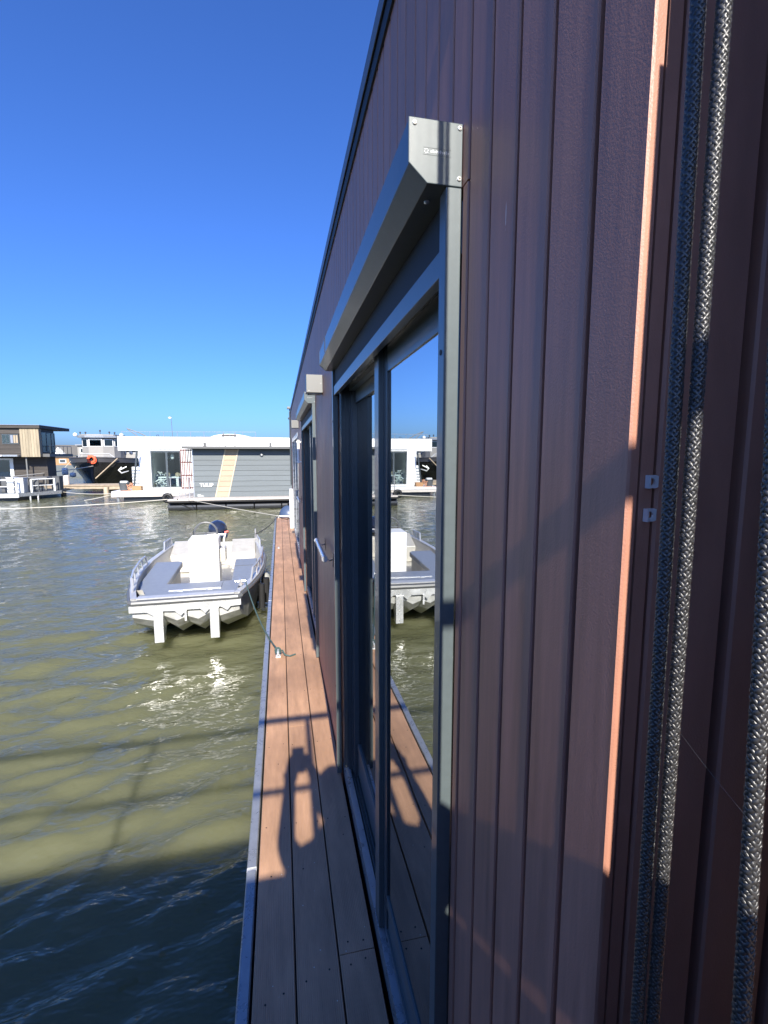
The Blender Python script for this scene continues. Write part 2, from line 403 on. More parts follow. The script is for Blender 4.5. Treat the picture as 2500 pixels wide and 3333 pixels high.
# corner trim and boards of the end wall that faces the terrace
MB().prism([(XW + 0.0125, YC + 0.0005), (XW + 0.0245, YC + 0.0005), (XW + 0.0245, YC + 0.02), (XW + 0.0125, YC + 0.02)], 'z', ZB0, ZB1).build('corner_trim', M_siding, house)
MB().box(XW + 0.0125, 5.0, YC + 0.021, YC + 0.07, 0.405, ROOF - 0.03).build('end_wall', M_black, house)
xb = 0.305
while xb < 2.2:
    MB().prism([(xb, YC + 0.003), (xb + 0.002, YC + 0.0005), (xb + 0.0735, YC + 0.0005), (xb + 0.0755, YC + 0.003), (xb + 0.0755, YC + 0.020), (xb, YC + 0.020)], 'z', ZB0, ZB1).build('end_board', M_siding, house)
    xb += 0.0885
# roof with a metal edge
rf = MB().box(0.30, 5.2, YC - 0.0, YEND, ROOF - 0.028, ROOF - 0.004).build('roof', M_trim, house)
MB().prism([(XW - 0.012, ROOF - 0.04), (XW - 0.009, ROOF - 0.04), (XW - 0.009, ROOF - 0.003), (0.36, ROOF - 0.003), (0.36, ROOF + 0.008), (XW - 0.012, ROOF + 0.008)], 'y', YC - 0.012, YEND + 0.012).build('edge_flashing', M_trim, rf)
MB().box(XW - 0.006, XW + 0.01, YC - 0.01, YEND + 0.01, ROOF - 0.085, ROOF - 0.0405).build('fascia', M_black, rf)
# interior seen darkly through the panes
MB().box(3.2, 3.25, YC + 0.08, YEND - 0.1, 0.41, ROOF - 0.04).box(0.42, 3.2, YC + 0.08, YEND - 0.1, 0.50, 0.555).box(0.36, 3.2, YC + 0.08, YEND - 0.1, 2.62, 2.66).build('interior', M_room, house)

def glazed_door(y0, y1, zt, nearglass, name_frame=M_anthd, split=0.42):
    # y0..y1 clear opening between the screen guides, sliding door with a fixed near leaf and a deeper far leaf
    ym = y0 + (y1 - y0) * split
    zb = 0.585
    fr = MB()
    fr.box(0.280, 0.36, y0 - 0.03, y0 + 0.035, zb, zt); fr.box(0.283, 0.345, y1 - 0.045, y1 + 0.02, zb, zt)
    fr.box(0.2765, 0.36, y0 - 0.03, y1 + 0.02, zt, zt + 0.075)
    f = fr.build('window_frame', name_frame, house, bevel=0.001)
    # stepped jamb ribs at the far side
    jb = MB()
    jb.box(0.318, 0.36, y1 - 0.085, y1 - 0.0455, zb, zt); jb.box(0.303, 0.3175, y1 - 0.062, y1 - 0.0455, zb, zt)
    jb.box(0.324, 0.36, y1 - 0.125, y1 - 0.0855, zb, zt)
    jb.build('jamb_rib', name_frame, f)
    # sill: outer strip, tracks, bottom rail of the fixed leaf
    MB().prism([(0.283, 0.53), (0.283, 0.593), (0.309, 0.595), (0.309, 0.53)], 'y', y0 - 0.03, y1 + 0.02).build('sill_strip', M_alud, f)
    tk = MB()
    tk.box(0.3095, 0.40, y0 - 0.02, y1 + 0.01, 0.53, 0.572)
    for xx in (0.316, 0.331, 0.347, 0.363): tk.box(xx, xx + 0.004, y0 + 0.036, y1 - 0.126, 0.572, 0.592)
    tk.build('track', M_anth, f)
    MB().box(0.3045, 0.330, y0 + 0.036, ym - 0.056, 0.600, 0.765).box(0.300, 0.3045, y0 + 0.036, ym - 0.056, 0.728, 0.765).box(0.298, 0.3045, y0 + 0.036, ym - 0.056, 0.625, 0.645).build('bottom_rail', M_anth, f)
    MB().box(0.340, 0.365, ym, y1 - 0.126, 0.600, 0.765).box(0.337, 0.340, ym, y1 - 0.126, 0.735, 0.765).build('bottom_rail', M_anth, f)
    # meeting stile
    MB().box(0.285, 0.330, ym - 0.006, ym + 0.055, 0.598, zt - 0.001).build('meeting_stile', M_anth, f, bevel=0.002)
    MB().box(0.2995, 0.3295, ym - 0.055, ym - 0.0065, 0.598, zt - 0.001).build('stile_bead', name_frame, f)
    # head rails
    MB().box(0.3005, 0.330, y0 + 0.036, ym - 0.056, zt - 0.070, zt - 0.001).build('head_rail', M_anth, f)
    MB().box(0.338, 0.365, ym + 0.056, y1 - 0.126, zt - 0.070, zt - 0.001).box(0.31, 0.334, ym + 0.056, y1 - 0.126, zt - 0.018, zt - 0.001).build('head_rail', M_anth, f)
    MB().box(0.3045, 0.3265, y0 + 0.037, ym - 0.057, 0.7655, zt - 0.0705).build('pane', M_glass, f)
    MB().box(0.345, 0.362, ym + 0.0, y1 - 0.127, 0.7655, zt - 0.0705).build('pane', M_glass, f)
glazed_door(0.752, 2.285, 2.474, True)
glazed_door(3.79, 5.72, 2.474, True)
# third opening far along: lighter frame flush with the wall
f3 = MB()
for (a, b) in ((7.50, 7.58), (8.95, 9.05), (10.45, 10.57)): f3.box(0.268, 0.34, a, b, 0.53, 2.52)
f3.box(0.2655, 0.34, 7.58, 10.45, 2.44, 2.518); f3.box(0.2655, 0.34, 7.58, 10.45, 0.54, 0.62)
f3o = f3.build('window_frame', M_alud, house, bevel=0.002)
MB().box(0.292, 0.31, 7.581, 8.949, 0.621, 2.439).build('pane', M_glass, f3o)
MB().box(0.292, 0.31, 9.051, 10.449, 0.621, 2.439).build('pane', M_glass, f3o)

# ------------------------------------------------------------------ walkway along the house
walk = MB().box(-0.122, 0.272, -2.0, 12.93, 0.405, 0.488).build('walkway', M_black, origin=(0.07, 6, 0.4)); tag(walk, kind='structure')
def plank(x0, x1, y0, y1):
    e = 0.0025; z0, z1 = DZ - 0.026, DZ
    MB().prism([(x0, z0), (x1, z0), (x1, z1 - e), (x1 - e, z1), (x0 + e, z1), (x0, z1 - e)], 'y', y0, y1).build('plank', M_deck, walk)
for (x0, x1, js) in ((-0.1235, 0.0055, (-2.0, 0.62, 4.62, 8.62, 12.93)), (0.0105, 0.1475, (-2.0, -1.2, 2.80, 6.80, 10.80, 12.93)), (0.1525, 0.2710, (-2.0, 1.398, 5.40, 9.40, 12.93))):
    for a, b in zip(js[:-1], js[1:]): plank(x0, x1, a, b - 0.003)
for a, b in ((-2.0, 1.80), (1.815, 5.45), (5.465, 9.1), (9.115, 12.95)):
    MB().prism([(-0.172, 0.40), (-0.1325, 0.40), (-0.1325, 0.511), (-0.137, 0.516), (-0.168, 0.516), (-0.172, 0.511)], 'y', a, b).build('edge_rail', M_alud, walk)
for yj in (1.8075, 5.4575, 9.1075): MB().box(-0.1715, -0.133, yj - 0.010, yj + 0.010, 0.42, 0.5135).build('rail_joint', M_galv, walk)
MB().box(-0.1735, 0.272, 12.951, 12.985, 0.40, 0.516).build('edge_rail', M_alud, walk)
sc = MB()
for (x, yy) in ((0.185, 1.36), (0.235, 1.37), (0.185, 1.435), (0.238, 1.43), (-0.085, 1.30), (-0.03, 1.32), (0.04, 1.34), (0.115, 1.36), (-0.075, 1.75), (0.05, 1.76), (-0.05, 2.45), (0.23, 1.9)):
    sc.tube([(x, yy, DZ - 0.002), (x, yy, DZ + 0.0006)], 0.0032, 8)
for k_ in range(17):
    for x in (-0.10, -0.02, 0.03, 0.127, 0.172, 0.252): sc.tube([(x + 0.002 * math.sin(k_ * 7 + x * 90), 2.0 + 0.62 * k_ + 0.01 * math.sin(k_ * 3 + x * 50), DZ - 0.002), (x + 0.002 * math.sin(k_ * 7 + x * 90), 2.0 + 0.62 * k_ + 0.01 * math.sin(k_ * 3 + x * 50), DZ + 0.0006)], 0.003, 6)
sc.build('screw_head', M_black, walk)

# ------------------------------------------------------------------ external sun screens
def sun_screen(y0, y1, label):
    t = thing('sun_screen', (XW, y0, 2.56), label, 'sun screen', 'sun screens over the glazed doors')
    zt, zb = 2.652, 2.5665; xo = 0.1935
    poly = [(XW - 0.0008, zb), (XW - 0.0008, zt), (xo, zt), (xo, zt - 0.060), (xo + 0.028, zb)]
    MB().prism(poly, 'y', y0 + 0.0045, y1 - 0.0045).build('cassette', M_anth, t, bevel=0.0008)
    for a, b in ((y0, y0 + 0.004), (y1 - 0.004, y1)):
        pl = [(XW - 0.0008, zb - 0.0005), (XW - 0.0008, zt + 0.0008), (xo - 0.0012, zt + 0.0008), (xo - 0.0012, zt - 0.0605), (xo + 0.0272, zb - 0.0005)]
        c = MB().prism(pl, 'y', a, b).build('end_cap', M_anth, t, bevel=0.0012)
        if a == y0:
            for (sx, sz) in ((0.2012, 2.645), (0.2700, 2.646), (0.2702, 2.577)):
                h = MB().tube([(sx, a + 0.001, sz), (sx, a - 0.0012, sz), (sx, a - 0.0018, sz)], [0.0034, 0.0034, 0.0022], 14).build('screw', M_screw, c, smooth=False)
                MB().box(sx - 0.0018, sx + 0.0018, a - 0.00215, a - 0.0018, sz - 0.0004, sz + 0.0004).box(sx - 0.0004, sx + 0.0004, a - 0.00212, a - 0.0018, sz - 0.0018, sz + 0.0018).build('screw_slot', M_black, c)
            # embossed maker's plate: a rosette of drops and a row of worn strokes
            em = MB()
            for (p, q, w_, h_) in ((0.2145, 2.6045, 0.0425, 0.0003), (0.2145, 2.6140, 0.0425, 0.0003)): em.box(p, p + w_, a - 0.0004, a, q, q + h_)
            em.box(0.2142, 0.2145, a - 0.0004, a, 2.6045, 2.6143); em.box(0.257, 0.2573, a - 0.0004, a, 2.6045, 2.6143)
            em.build('emboss_border', M_anth, c)
            lg = MB()
            for k in range(6):
                an = k * math.pi / 3 + 0.3
                lg.ell((0.2192 + 0.0027 * math.cos(an), a - 0.0002, 2.6093 + 0.0029 * math.sin(an)), (0.0009, 0.0004, 0.0011), 8, 4)
            xx = 0.2258
            for hh in (0.003, 0.0044, 0.0028, 0.0042, 0.003, 0.0046, 0.0028, 0.003, 0.0043, 0.0028):
                lg.box(xx, xx + 0.0009, a - 0.0005, a, 2.6075, 2.6075 + hh); lg.box(xx + 0.0009, xx + 0.0018, a - 0.0005, a, 2.6075 + hh * 0.5, 2.6082 + hh * 0.5)
                xx += 0.0029
            lg.build('emblem', M_alu, c)
    for (a, b) in ((y0 + 0.001, y0 + 0.030), (y1 - 0.030, y1 - 0.001)):
        g = MB().box(0.2505, XW - 0.0008, a, b, 0.530, zb - 0.0012).build('guide_rail', M_anth, t, bevel=0.0012)
        mid = a if a > y0 + 0.5 else b
        for zz in (2.33, 1.0): MB().tube([(0.2506, (a + b) / 2, zz), (0.2494, (a + b) / 2, zz)], 0.0042, 10).build('plug', M_black, g)
    fb = MB().box(0.2612, 0.2622, y0 + 0.031, y1 - 0.031, 2.487, 2.575).build('fabric', M_fabric, t)
    bb = MB().prism([(0.2545, 2.450), (0.2745, 2.452), (0.2745, 2.484), (0.2665, 2.490), (0.2545, 2.490)], 'y', y0 + 0.033, y1 - 0.033).build('bottom_bar', M_anth, t, bevel=0.001)
    MB().box(0.2535, 0.2760, y0 + 0.0305, y0 + 0.0325, 2.449, 2.491).box(0.2535, 0.2760, y1 - 0.0325, y1 - 0.0305, 2.449, 2.491).build('bar_cap', M_black, bb)
    MB().box(xo - 0.0016, xo + 0.002, y1 - 0.28, y1 - 0.272, zt - 0.058, zt + 0.001).build('cover_joint', M_black, t)
    MB().ell((0.236, y0 + 0.05, zb - 0.001), (0.005, 0.005, 0.003), 10, 6).build('stud', M_steel, t)
    return t
sun_screen(0.719, 2.325, 'anthracite sun screen cassette with embossed end cap over the nearest glazed door')
sun_screen(3.755, 5.743, 'anthracite sun screen cassette over the second glazed door, behind the wall lamp')

# ------------------------------------------------------------------ lamps, handles and small fittings on the wall
def wall_lamp(y0, label):
    t = thing('wall_lamp', (XW, y0, 2.56), label, 'wall lamp', 'square lamps on the brown wall')
    MB().box(0.172, XW - 0.001, y0, y0 + 0.105, 2.562, 2.672).build('lamp_body', M_bark, t, bevel=0.002)
    MB().box(0.182, XW - 0.008, y0 + 0.010, y0 + 0.095, 2.556, 2.5615).build('lamp_lens', M_anthd, t)
    for (sx, sz) in ((0.264, 2.620), (0.188, 2.574)): MB().tube([(sx, y0 + 0.001, sz), (sx, y0 - 0.0015, sz)], 0.0028, 8).build('screw', M_screw, t)
wall_lamp(3.086, 'square grey wall lamp hanging between the two sun screens')
wall_lamp(7.07, 'small square grey wall lamp farther along, beyond the second sun screen')
def grab_handle(ya, yb, z, label):
    t = thing('grab_handle', (XW, ya, z), label, 'handle', 'bar handles on the brown wall')
    MB().tube([(0.222, ya, z), (0.222, ya + 0.012, z), (0.222, yb - 0.012, z), (0.222, yb, z)], 0.0135, 14).build('bar', M_steel, t, smooth=False)
    for yy in (ya, yb):
        MB().tube([(0.222, yy - 0.006, z), (0.222, yy + 0.006, z)], 0.0165, 14).build('end_ring', M_alu, t)
    for yy in (ya + 0.05, yb - 0.05):
        s_ = MB().tube([(0.222, yy, z - 0.006), (0.250, yy, z - 0.022), (XW - 0.004, yy + 0.02, z - 0.022)], 0.0042, 8).build('standoff', M_steel, t)
        MB().box(XW - 0.004, XW - 0.0006, yy + 0.012, yy + 0.028, z - 0.062, z + 0.018).build('mounting_plate', M_anthd, s_)
grab_handle(2.53, 3.11, 1.615, 'stainless bar handle on the boards between the first two glazed doors')
grab_handle(6.02, 6.60, 1.60, 'small far bar handle on the wall beyond the second glazed door')
t = thing('white_grab_rail', (XW, 6.38, 2.05), 'short vertical white rail clamped to the wall beyond the second door', 'rail')
MB().tube([(0.238, 6.38, 2.07), (0.238, 6.38, 2.37)], 0.018, 12).build('bar', M_whitep, t)
for zz in (2.085, 2.345): MB().box(0.212, XW - 0.001, 6.365, 6.395, zz - 0.008, zz + 0.008).build('clamp', M_whitep, t)
t = thing('security_camera', (0.27, 12.2, 3.3), 'little grey security camera on the far roof corner', 'camera')
MB().box(0.20, 0.275, 12.1, 12.3, 3.305, 3.355).build('housing', M_bark, t, bevel=0.005)
MB().tube([(0.262, 12.2, 3.30), (0.262, 12.2, 3.17)], 0.012, 8).build('bracket', M_bark, t)
MB().ell((0.238, 12.25, 3.08), (0.02, 0.02, 0.03)).build('lens_ball', M_anthd, t, smooth=True)
t = thing('utility_cabinet', (0.235, 10.9, DZ), 'slim white cabinet standing at the far end of the walkway', 'cabinet')
MB().box(0.190, 0.271, 10.9, 11.35, DZ + 0.002, 1.40).build('cabinet_body', M_whitep, t, bevel=0.006)
MB().box(0.187, 0.1895, 10.94, 11.31, 0.60, 1.34).build('cabinet_door', M_whitep, t)
MB().tube([(0.2555, 11.9, 1.45), (0.2555, 11.9, 3.2)], 0.018, 10).build('downpipe', M_anthd, origin=(0.2555, 11.9, 1.45), label='thin dark downpipe on the far house corner', cat='pipe')

# ------------------------------------------------------------------ clips on the house corner, ropes hanging beside it
def corner_clip(z, label):
    t = thing('corner_clip', (0.297, YC, z), label, 'clip', 'metal clips on the corner trim')
    n = 18; ring_o, ring_i = [], []
    cx, cz = 0.2985, z
    pl = MB()
    ya, yb = YC - 0.0022, YC - 0.0004
    outer = []; inner = []
    for k in range(n):
        a = 2 * math.pi * k / n; c, s_ = math.cos(a), math.sin(a)
        q = max(abs(c), abs(s_)); outer.append((cx + 0.0052 * c / q, cz + 0.0054 * s_ / q)); inner.append((cx - 0.0008 + 0.0027 * c, cz + 0.0030 * s_))
    vs = [(p[0], ya, p[1]) for p in outer] + [(p[0], ya, p[1]) for p in inner] + [(p[0], yb, p[1]) for p in outer] + [(p[0], yb, p[1]) for p in inner]
    fs = []
    for k in range(n):
        j = (k + 1) % n
        fs += [(k, j, n + j, n + k), (2 * n + k, 3 * n + k, 3 * n + j, 2 * n + j), (k, 2 * n + k, 2 * n + j, j), (n + k, n + j, 3 * n + j, 3 * n + k)]
    pl.add(vs, fs).build('ring_plate', M_clip, t)
    MB().box(cx - 0.0062, cx - 0.0050, YC - 0.0055, YC - 0.0005, cz - 0.0054, cz + 0.0054).build('bent_lip', M_clip, t)
corner_clip(2.1485, 'upper of two small steel clips on the brown corner trim')
corner_clip(2.1210, 'lower of two small steel clips on the brown corner trim')

def braided_rope(name, pts, r, label):
    # pts: (x, y, z) control points from bottom to top; 16 braided strands run over and under each other
    zs = [p[2] for p in pts]
    def at(z): return (np.interp(z, zs, [p[0] for p in pts]), np.interp(z, zs, [p[1] for p in pts]))
    fine = np.arange(1.55, 2.62, 0.0009)
    zz = np.concatenate([np.arange(zs[0], 1.55, 0.008), fine, np.arange(2.621, zs[-1], 0.008)])
    cx, cy = at(zz)
    V, F = [], []; n0 = 0; NS, pitch, sr = 7, 0.0260 * r / 0.0045, r * 0.25
    for dirn in (1, -1):
        for k in range(NS):
            ph = 2 * math.pi * k / NS + dirn * 2 * math.pi * zz / pitch
            # crossing phase: a strand meets the other family 16 times a turn
            w = np.cos(NS * (2 * math.pi * zz / pitch) * 1.0 + (math.pi * k)) * dirn
            rr = r * 0.80 + r * 0.06 * w
            px, py = cx + rr * np.cos(ph), cy + rr * np.sin(ph)
            nx, ny = np.cos(ph), np.sin(ph); tx, ty = -ny * dirn, nx * dirn
            # tangent slopes about 45 deg; ribbon-like elliptical section
            sl = (2 * math.pi * rr / pitch); ln = np.sqrt(1 + sl * sl)
            bx, by, bz = tx / ln, ty / ln, -sl / ln
            ring = []
            for j in range(5):
                a = 2 * math.pi * j / 5
                ca, sa = math.cos(a) * sr * 0.62, math.sin(a) * sr * 1.45
                ring.append(np.stack([px + nx * ca + bx * sa, py + ny * ca + by * sa, zz + bz * sa], -1))
            ring = np.stack(ring, 1); m = len(zz)
            V.append(ring.reshape(-1, 3))
            idx = n0 + np.arange(m * 5).reshape(m, 5)
            F.append(np.stack([idx[:-1], np.roll(idx[:-1], -1, 1), np.roll(idx[1:], -1, 1), idx[1:]], -1).reshape(-1, 4)); n0 += m * 5
    V = np.concatenate(V); F = np.concatenate(F)
    me = bpy.data.meshes.new(name)
    me.from_pydata(V.tolist(), [], F.tolist()); me.materials.append(M_rope)
    me.polygons.foreach_set('use_smooth', [True] * len(me.polygons)); me.update()
    o = bpy.data.objects.new(name, me); COL.objects.link(o)
    core = MB().tube([(*map(float, at(z)), float(z)) for z in np.linspace(zs[0], zs[-1], 40)], r * 0.86, 12).build('core', M_rope, o)
    return tag(o, label, 'rope', 'dark ropes hanging at the house corner')
ROPE_R = 0.0043
braided_rope('hanging_rope', [(0.2375, 0.243, 0.62), (0.2372, 0.247, 1.7), (0.2370, 0.2520, 2.17), (0.2368, 0.2570, 2.5), (0.2365, 0.262, 3.2)], ROPE_R,
             'left dark braided rope of the pair hanging at the house corner, mostly in shade')
braided_rope('hanging_rope', [(0.2460, 0.240, 1.30), (0.2460, 0.243, 1.7), (0.2456, 0.2455, 2.17), (0.2452, 0.2475, 2.5), (0.2448, 0.252, 3.2)], ROPE_R,
             'right braided rope of the pair at the house corner, its strands glinting in the sun')
braided_rope('hanging_rope', [(0.2330, 0.148, 0.62), (0.2335, 0.165, 1.6), (0.2335, 0.1865, 2.17), (0.2335, 0.205, 2.5), (0.2335, 0.230, 3.2)], ROPE_R * 1.05,
             'thick-looking dark braided rope cut by the right edge of the photo')
MB().box(0.215, 0.30, 0.20, 0.30, 3.20, 3.215).build('rope_bracket', M_trim, house)

# ------------------------------------------------------------------ mooring gear on the walkway
t = thing('deck_cleat', (-0.055, 3.86, DZ), 'small deck cleat with a knotted green line beside the boat', 'cleat')
MB().box(-0.075, -0.035, 3.83, 3.89, DZ + 0.001, DZ + 0.012).build('cleat_base', M_galv, t, bevel=0.003)
MB().tube([(-0.055, 3.80, DZ + 0.045), (-0.055, 3.83, DZ + 0.05), (-0.055, 3.89, DZ + 0.05), (-0.055, 3.92, DZ + 0.045)], 0.009, 8).box(-0.066, -0.044, 3.845, 3.875, DZ + 0.012, DZ + 0.045).build('horn', M_galv, t)
t2 = thing('eye_plate', (-0.064, 8.6, DZ), 'tiny bright eye plate screwed to the outer plank', 'fitting')
MB().box(-0.082, -0.046, 8.57, 8.63, DZ + 0.001, DZ + 0.008).build('plate', M_screw, t2)
MB().torus((-0.064, 8.6, DZ + 0.016), 0.014, 0.004, 'x', 14, 6).build('eye', M_screw, t2)
def sag(a, b, drop, n=24):
    a, b = Vector(a), Vector(b); out = []
    for i in range(n + 1):
        s_ = i / n; p = a.lerp(b, s_); p.z -= drop * 4 * s_ * (1 - s_); out.append(p)
    return out
MB().tube(sag((0.2515, 0.2475, 1.9912), (0.2256, 0.1760, 1.9886), 0.001, 10), 0.00006, 5).build('spider_thread', M_bark, origin=(0.25, 0.247, 1.975), label='fine pale spider thread strung between the hanging ropes', cat='thread')
ml = MB().tube(sag((-0.43, 5.69, 0.69), (-0.055, 3.87, DZ + 0.05), 0.10), 0.007, 8)
ml.torus((-0.055, 3.86, DZ + 0.040), 0.021, 0.0075, 'z', 16, 6).torus((-0.055, 3.86, DZ + 0.052), 0.018, 0.0075, 'z', 16, 6).torus((-0.057, 3.865, DZ + 0.055), 0.02, 0.007, 'y', 14, 6)
ml.tube([(-0.045, 3.86, DZ + 0.05), (-0.02, 3.88, DZ + 0.045), (0.0, 3.84, DZ + 0.02), (0.04, 3.83, DZ + 0.01), (0.085, 3.86, DZ + 0.009)], 0.0065, 8)
ml.build('bow_line', M_ropeg, origin=(-0.055, 3.87, DZ), label='dark green mooring line from the boat bow to the deck cleat', cat='rope')
MB().tube(sag((-0.49, 9.15, 0.70), (-0.10, 12.80, 0.57), 0.06), 0.008, 8).build('stern_line', M_rubber, origin=(-0.1, 12.8, 0.57), label='thin dark line from the boat stern to the walkway end', cat='rope')
t = thing('mooring_bar', (0.05, 12.82, DZ), 'galvanised mooring bar wrapped with line at the walkway end', 'mooring bar')
MB().tube([(-0.11, 12.82, DZ + 0.05), (0.24, 12.80, DZ + 0.05)], 0.022, 10).build('bar', M_galv, t)
MB().box(-0.09, -0.06, 12.80, 12.84, DZ + 0.001, DZ + 0.04).box(0.19, 0.22, 12.80, 12.84, DZ + 0.001, DZ + 0.04).build('foot', M_galv, t)
MB().torus((-0.09, 12.82, DZ + 0.05), 0.03, 0.012, 'x', 14, 6).torus((-0.06, 12.82, DZ + 0.05), 0.03, 0.012, 'x', 14, 6).build('line_turns', M_rubber, t)
MB().tube([(-0.02, 12.78, DZ + 0.012), (0.04, 12.6, DZ + 0.01), (0.14, 12.45, DZ + 0.01), (0.22, 12.6, DZ + 0.01), (0.18, 12.75, DZ + 0.012)], 0.009, 8).build('loose_line', M_rubber, origin=(0.05, 12.6, DZ), label='loop of dark line lying on the far planks', cat='rope')
t = thing('ball_fender', (0.22, 13.3, 0.5), 'dark blue ball fender floating off the walkway end', 'fender')
MB().ell((0.2, 13.35, 0.52), (0.26, 0.26, 0.28), 20, 12).build('ball', M_blue, t, smooth=True)
MB().tube([(0.2, 13.35, 0.78), (0.2, 13.3, 0.86)], 0.03, 8).build('neck', M_rubber, t)
t = thing('boat_fender', (-0.27, 7.0, 0.0), 'scuffed grey fender hanging between the boat and the walkway', 'fender')
fp = [(-0.245, 7.0, z_) for z_ in (0.05, 0.08, 0.14, 0.38, 0.44, 0.47)]
MB().tube(fp, [0.02, 0.05, 0.07, 0.07, 0.05, 0.02], 14).build('body', M_greyf, t, smooth=True)
MB().tube([(-0.245, 7.0, 0.47), (-0.22, 7.0, 0.53), (-0.16, 7.0, 0.525)], 0.006, 6).build('lanyard', M_rubber, t)

# ------------------------------------------------------------------ aluminium work boat
boat = thing('work_boat', (-1.215, 9.30, 0.0), 'open aluminium work boat with white console and blue-grey seats moored beside the walkway', 'boat')
boat.rotation_euler = (0, 0, R(2.6)); ORG[boat.name] = (0, 0, 0)
ST = [ # y, half beam, gunwale z, chine half, chine z, keel z
    (0.00, 0.75, 0.55, 0.68, 0.02, -0.14), (-0.6, 0.81, 0.55, 0.73, 0.02, -0.14), (-1.5, 0.86, 0.56, 0.76, 0.03, -0.13), (-2.3, 0.83, 0.58, 0.73, 0.06, -0.10),
    (-2.9, 0.765, 0.60, 0.69, 0.11, -0.04), (-3.4, 0.675, 0.62, 0.625, 0.20, 0.08), (-3.75, 0.59, 0.635, 0.57, 0.34, 0.25), (-3.88, 0.555, 0.64, 0.55, 0.44, 0.37)]
def sec(s_, off=0.0):
    y_, b, zg, c, zc, zk = s_
    xs_ = [-b, -c, -0.62 * c, -0.42 * c, -0.2 * c, 0, 0.2 * c, 0.42 * c, 0.62 * c, c, b]
    z_ = [zg, zc, zk + 0.25 * (zc - zk), zc - 0.1 * (zc - zk), zk, zk + 0.6 * (zc - zk), zk, zc - 0.1 * (zc - zk), zk + 0.25 * (zc - zk), zc, zg]
    return [(x_, y_, q) for x_, q in zip(xs_, z_)]
hm = MB().loft([sec(s_) for s_ in ST])
hm.add(sec(ST[-1]), [tuple(range(11))]); hm.add(sec(ST[0]), [tuple(range(11))])
hull = hm.build('hull', M_hull, boat)
# inner skin and floor
inn = []
for (y_, b, zg, c, zc, zk) in ST[:-1]:
    y2 = -0.02 if y_ == 0 else max(y_, -3.45)
    fl = 0.13
    inn.append([(-b + 0.055, y2, zg - 0.01), (-c + 0.11, y2, max(fl, zc + 0.08)), (-c + 0.18, y2, max(fl, zc + 0.02)), (c - 0.18, y2, max(fl, zc + 0.02)), (c - 0.11, y2, max(fl, zc + 0.08)), (b - 0.055, y2, zg - 0.01)])
il = MB().loft(inn); il.add(inn[0], [tuple(range(6))])
il.build('inner_skin', M_boatw, boat)
# gunwale cap and dark rub rail along both sides and across the bow
capm = MB(); rub = MB()
for sgn in (-1, 1):
    rings = []
    for (y_, b, zg, c, zc, zk) in ST: rings.append([(sgn * (b - 0.06), y_, zg - 0.012), (sgn * (b - 0.06), y_, zg + 0.006), (sgn * (b + 0.006), y_, zg + 0.006), (sgn * (b + 0.006), y_, zg - 0.012)])
    capm.loft(rings, closed=True, cap=True)
    rub.tube([(sgn * (b + 0.014), y_, zg - 0.035) for (y_, b, zg, c, zc, zk) in ST], 0.024, 8)
capm.box(-0.50, 0.50, -3.90, -3.80, 0.632, 0.648)
capm.build('gunwale', M_alu, boat)
rub.tube([(-0.565, -3.90, 0.605), (-0.54, -3.925, 0.605), (0.54, -3.925, 0.605), (0.565, -3.90, 0.605)], 0.028, 8).build('rub_rail', M_boatdk, boat)
# bow plate with toothed lower edge, and the two push posts
teeth = [(-0.57, 0.575), (-0.57, 0.505), (-0.40, 0.500), (-0.33, 0.455), (-0.27, 0.505), (-0.12, 0.495), (-0.06, 0.435), (0.0, 0.50), (0.14, 0.50), (0.19, 0.445), (0.25, 0.505), (0.36, 0.505), (0.42, 0.46), (0.46, 0.505), (0.57, 0.51), (0.57, 0.575)]
MB().prism(teeth, 'y', -3.935, -3.915).build('bow_plate', M_bow, boat)
for xp in (-0.285, 0.285):
    MB().prism([(-3.935, 0.52), (-3.935, 0.155), (-3.86, 0.155), (-3.70, 0.40), (-3.86, 0.52)], 'x', xp - 0.047, xp + 0.047).box(xp - 0.047, xp + 0.047, -3.947, -3.9355, 0.158, 0.505).build('push_post', M_bow, boat, bevel=0.003)
MB().box(-0.02, 0.0, -3.95, -3.936, 0.38, 0.50).build('drain_lug', M_galv, boat)
# foredeck seat, side benches, stern lockers
MB().prism([(-0.60, -3.36), (-0.525, -3.80), (0.525, -3.80), (0.60, -3.36)], 'z', 0.44, 0.50).build('foredeck', M_alu, boat)
fc = MB().prism([(-0.66, -3.015), (-0.515, -3.77), (0.515, -3.77), (0.66, -3.015)], 'z', 0.502, 0.565).build('bow_cushion', M_cush, boat, bevel=0.012)
MB().prism([(-0.30, -3.07), (-0.27, -3.35), (0.32, -3.35), (0.33, -3.07)], 'z', 0.565, 0.573).build('hatch', M_cush, fc, bevel=0.003)
MB().box(-0.27, 0.32, -3.372, -3.36, 0.565, 0.576).build('hatch_bar', M_steel, fc)
for xx in (-0.13, 0.20): MB().box(xx - 0.02, xx + 0.02, -3.395, -3.36, 0.565, 0.580).build('hatch_hinge', M_steel, fc)
MB().prism([(-0.70, -3.0), (-0.40, -3.0), (-0.36, -2.96), (-0.36, -1.62), (-0.42, -1.55), (-0.745, -1.55)], 'z', 0.465, 0.545).build('bench_cushion', M_cush, boat, bevel=0.014)
MB().prism([(-0.69, -2.99), (-0.40, -2.99), (-0.40, -1.62), (-0.70, -1.62)], 'z', 0.14, 0.464).build('bench_base', M_boatw, boat)
MB().prism([(0.42, -3.0), (0.70, -3.0), (0.745, -1.62), (0.42, -1.62)], 'z', 0.465, 0.545).build('bench_cushion', M_cush, boat, bevel=0.014)
MB().prism([(0.42, -2.12), (0.735, -2.12), (0.740, -2.105), (0.42, -2.105)], 'z', 0.5455, 0.549).build('cushion_seam', M_boatdk, boat)
